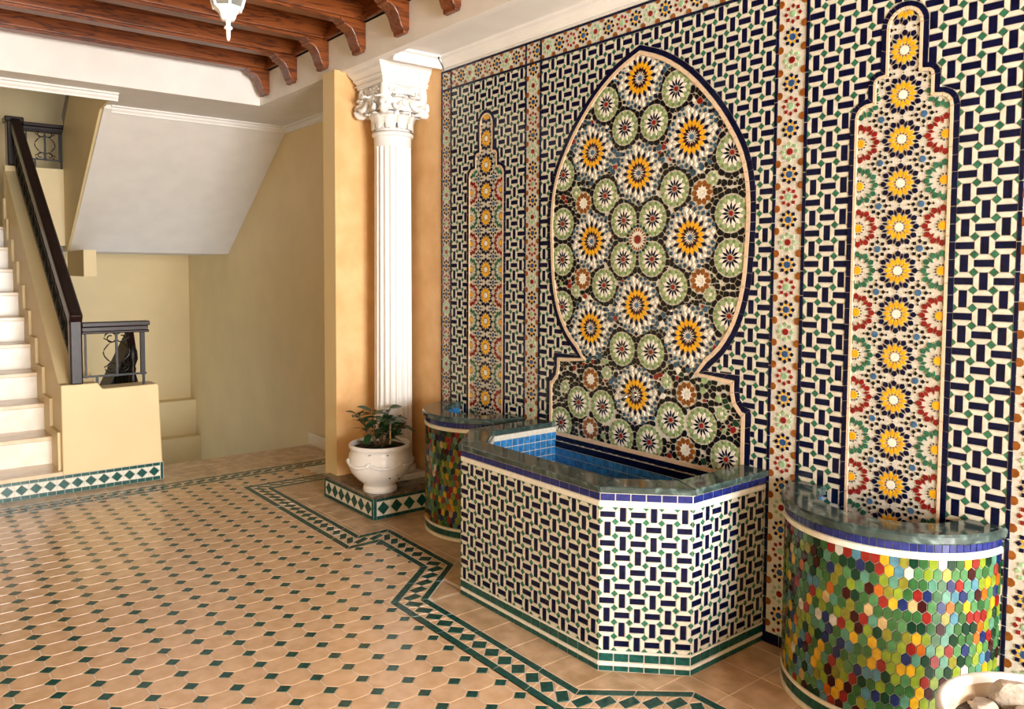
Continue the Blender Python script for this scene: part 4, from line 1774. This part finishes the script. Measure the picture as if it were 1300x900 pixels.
b.tube([(PX - .025, PYc + .015, zs), (PX - .025, PYc + .015, zs + .15)], .008, 'stick', 7)
b.build('cut_trunk', PN)

# ================================================================== WHITE BOWL WITH STONES
BX, BY = 1.270, -.660
BW = thing('stone_bowl', 'white round bowl planter holding pale stones beside the mosaic basin', 'bowl', (BX, BY, 0))
b = MB()
b.lathe([(0, 0), (.13, 0), (.135, .02), (.12, .06), (.15, .12), (.215, .24), (.245, .36), (.25, .42), (.262, .435), (.262, .452), (.252, .460), (.236, .456), (.23, .44)], (BX, BY, 0), 56, 'pot_white')
b.build('bowl_body', BW, smooth=True, autosmooth=60)
b = MB()
b.lathe([(.231, .441), (.222, .40), (.19, .345), (0, .34)], (BX, BY, 0), 48, 'bowl_inner')
b.build('inner_lining', BW, smooth=True)
b = MB()
b.lathe([(.222, .402), (.13, .406), (.06, .402), (0, .404)], (BX, BY, 0), 36, 'bark')
b.build('soil', BW, smooth=True)


def rock(name, label, c, sx, sy, sz, seed, m_='stone', group=None, tilt=0):
    r_ = random.Random(seed)
    bm = bmesh.new()
    bmesh.ops.create_icosphere(bm, subdivisions=3, radius=1)
    pl = []
    for q in range(9):
        n_ = Vector((r_.gauss(0, 1), r_.gauss(0, 1), r_.gauss(0, 1))).normalized()
        pl.append((n_, r_.uniform(.55, .85)))
    for v in bm.verts:
        for n_, d_ in pl:
            e = v.co.dot(n_) - d_
            if e > 0: v.co -= n_ * e * .92
    me = bpy.data.meshes.new(name)
    bm.to_mesh(me)
    bm.free()
    me.materials.append(MATS[m_])
    o = bpy.data.objects.new(name, me)
    COL.objects.link(o)
    o.location = c
    o.scale = (sx, sy, sz)
    o.rotation_euler = (tilt, tilt * .4, r_.uniform(0, 6))
    tag(o, label, 'stone', group)


rock('stone', 'large pale wedge-shaped stone standing up in the white bowl', (BX - .125, BY + .095, .435), .052, .040, .068, 3, tilt=.3)
rock('stone', 'small cream stone lying in front of the large wedge stone in bowl', (BX - .165, BY + .03, .413), .045, .035, .022, 5)
rock('stone', 'flat pale stone lying against the large wedge stone in bowl', (BX - .06, BY + .06, .42), .05, .04, .028, 8)
rock('stone', 'rounded beige stone at the bowl edge beyond the flat stone', (BX - .03, BY + .14, .418), .045, .04, .03, 12)
rb = random.Random(9)
for k in range(90):
    a, d_ = rb.uniform(0, 2 * pi), .205 * rb.random() ** .5
    b = MB()
    p = V3(BX + d_ * cos(a), BY + d_ * sin(a), .406 + rb.uniform(0, .008))
    q = p + V3(rb.uniform(-.02, .02), rb.uniform(-.02, .02), rb.uniform(-.004, .008))
    b.bar(p, q, rb.uniform(.006, .012), rb.uniform(.004, .008), rb.choice(['bark', 'bark', 'bowl_inner']))
    b.build('bark_chip', BW)

# ================================================================== LANTERN
LX, LY, LZ = -1.60, -1.73, 2.60
LA = thing('hanging_lantern', 'white hanging lantern with frosted glass panes and a pointed finial', 'lantern', (LX, LY, LZ))
b = MB()
b.lathe([(0, 0), (.006, .006), (.009, .018), (.010, .050), (.017, .053), (.019, .058), (.017, .063), (.010, .066), (.011, .086), (.017, .092)], (LX, LY, LZ), 12, 'lantern_white')
b.build('finial', LA, smooth=True, autosmooth=40)
b = MB()
b.lathe([(0, .089), (.028, .089), (.034, .098), (.041, .120), (.047, .127), (.060, .136), (.064, .146), (0, .146)], (LX, LY, LZ), 6, 'lantern_white', pi / 6 + .3, 2 * pi + pi / 6 + .3)
b.build('lower_cup', LA)
for k in range(6):
    a0, a1 = pi / 6 + .3 + k * pi / 3, pi / 6 + .3 + (k + 1) * pi / 3
    pt = lambda a, r_, z_: V3(LX + r_ * cos(a), LY + r_ * sin(a), LZ + z_)
    b = MB()
    b.face([pt(a0, .061, .145), pt(a1, .061, .145), pt(a1, .118, .33), pt(a0, .118, .33)], 'lantern_glass')
    o = b.build('glass_pane', LA)
    md = o.modifiers.new('thick', 'SOLIDIFY')
    md.thickness = .003
    b = MB()
    b.tube([pt(a0, .063, .140), pt(a0, .121, .335)], .0065, 'lantern_white', 6)
    b.build('corner_bar', LA)
b = MB()
b.lathe([(0, .33), (.128, .33), (.134, .34), (.125, .36), (.085, .41), (.05, .445), (.02, .47), (.012, .50), (0, .50)], (LX, LY, LZ), 6, 'lantern_white', pi / 6 + .3, 2 * pi + pi / 6 + .3)
b.build('cap', LA)
b = MB()
b.tube([(LX, LY, LZ + .49), (LX, LY, 3.40)], .005, 'lantern_white', 6)
b.lathe([(0, 3.36), (.04, 3.37), (.045, 3.392), (0, 3.392)], (LX, LY, 0), 16, 'lantern_white')
b.build('hanging_rod', LA)

# small cable stub hanging at the cornice corner
b = MB()
b.tube([(-2.47, -.012, 2.915), (-2.468, -.02, 2.945), (-2.462, -.05, 2.975), (-2.455, -.062, 2.990)], .0028, 'speck', 6)
b.tube([(-2.462, -.06, 2.988), (-2.445, -.066, 2.990)], .006, 'speck', 6)
tag(b.build('cable_stub'), 'thin dark cable stub at the cornice corner above the mosaic', 'cable')
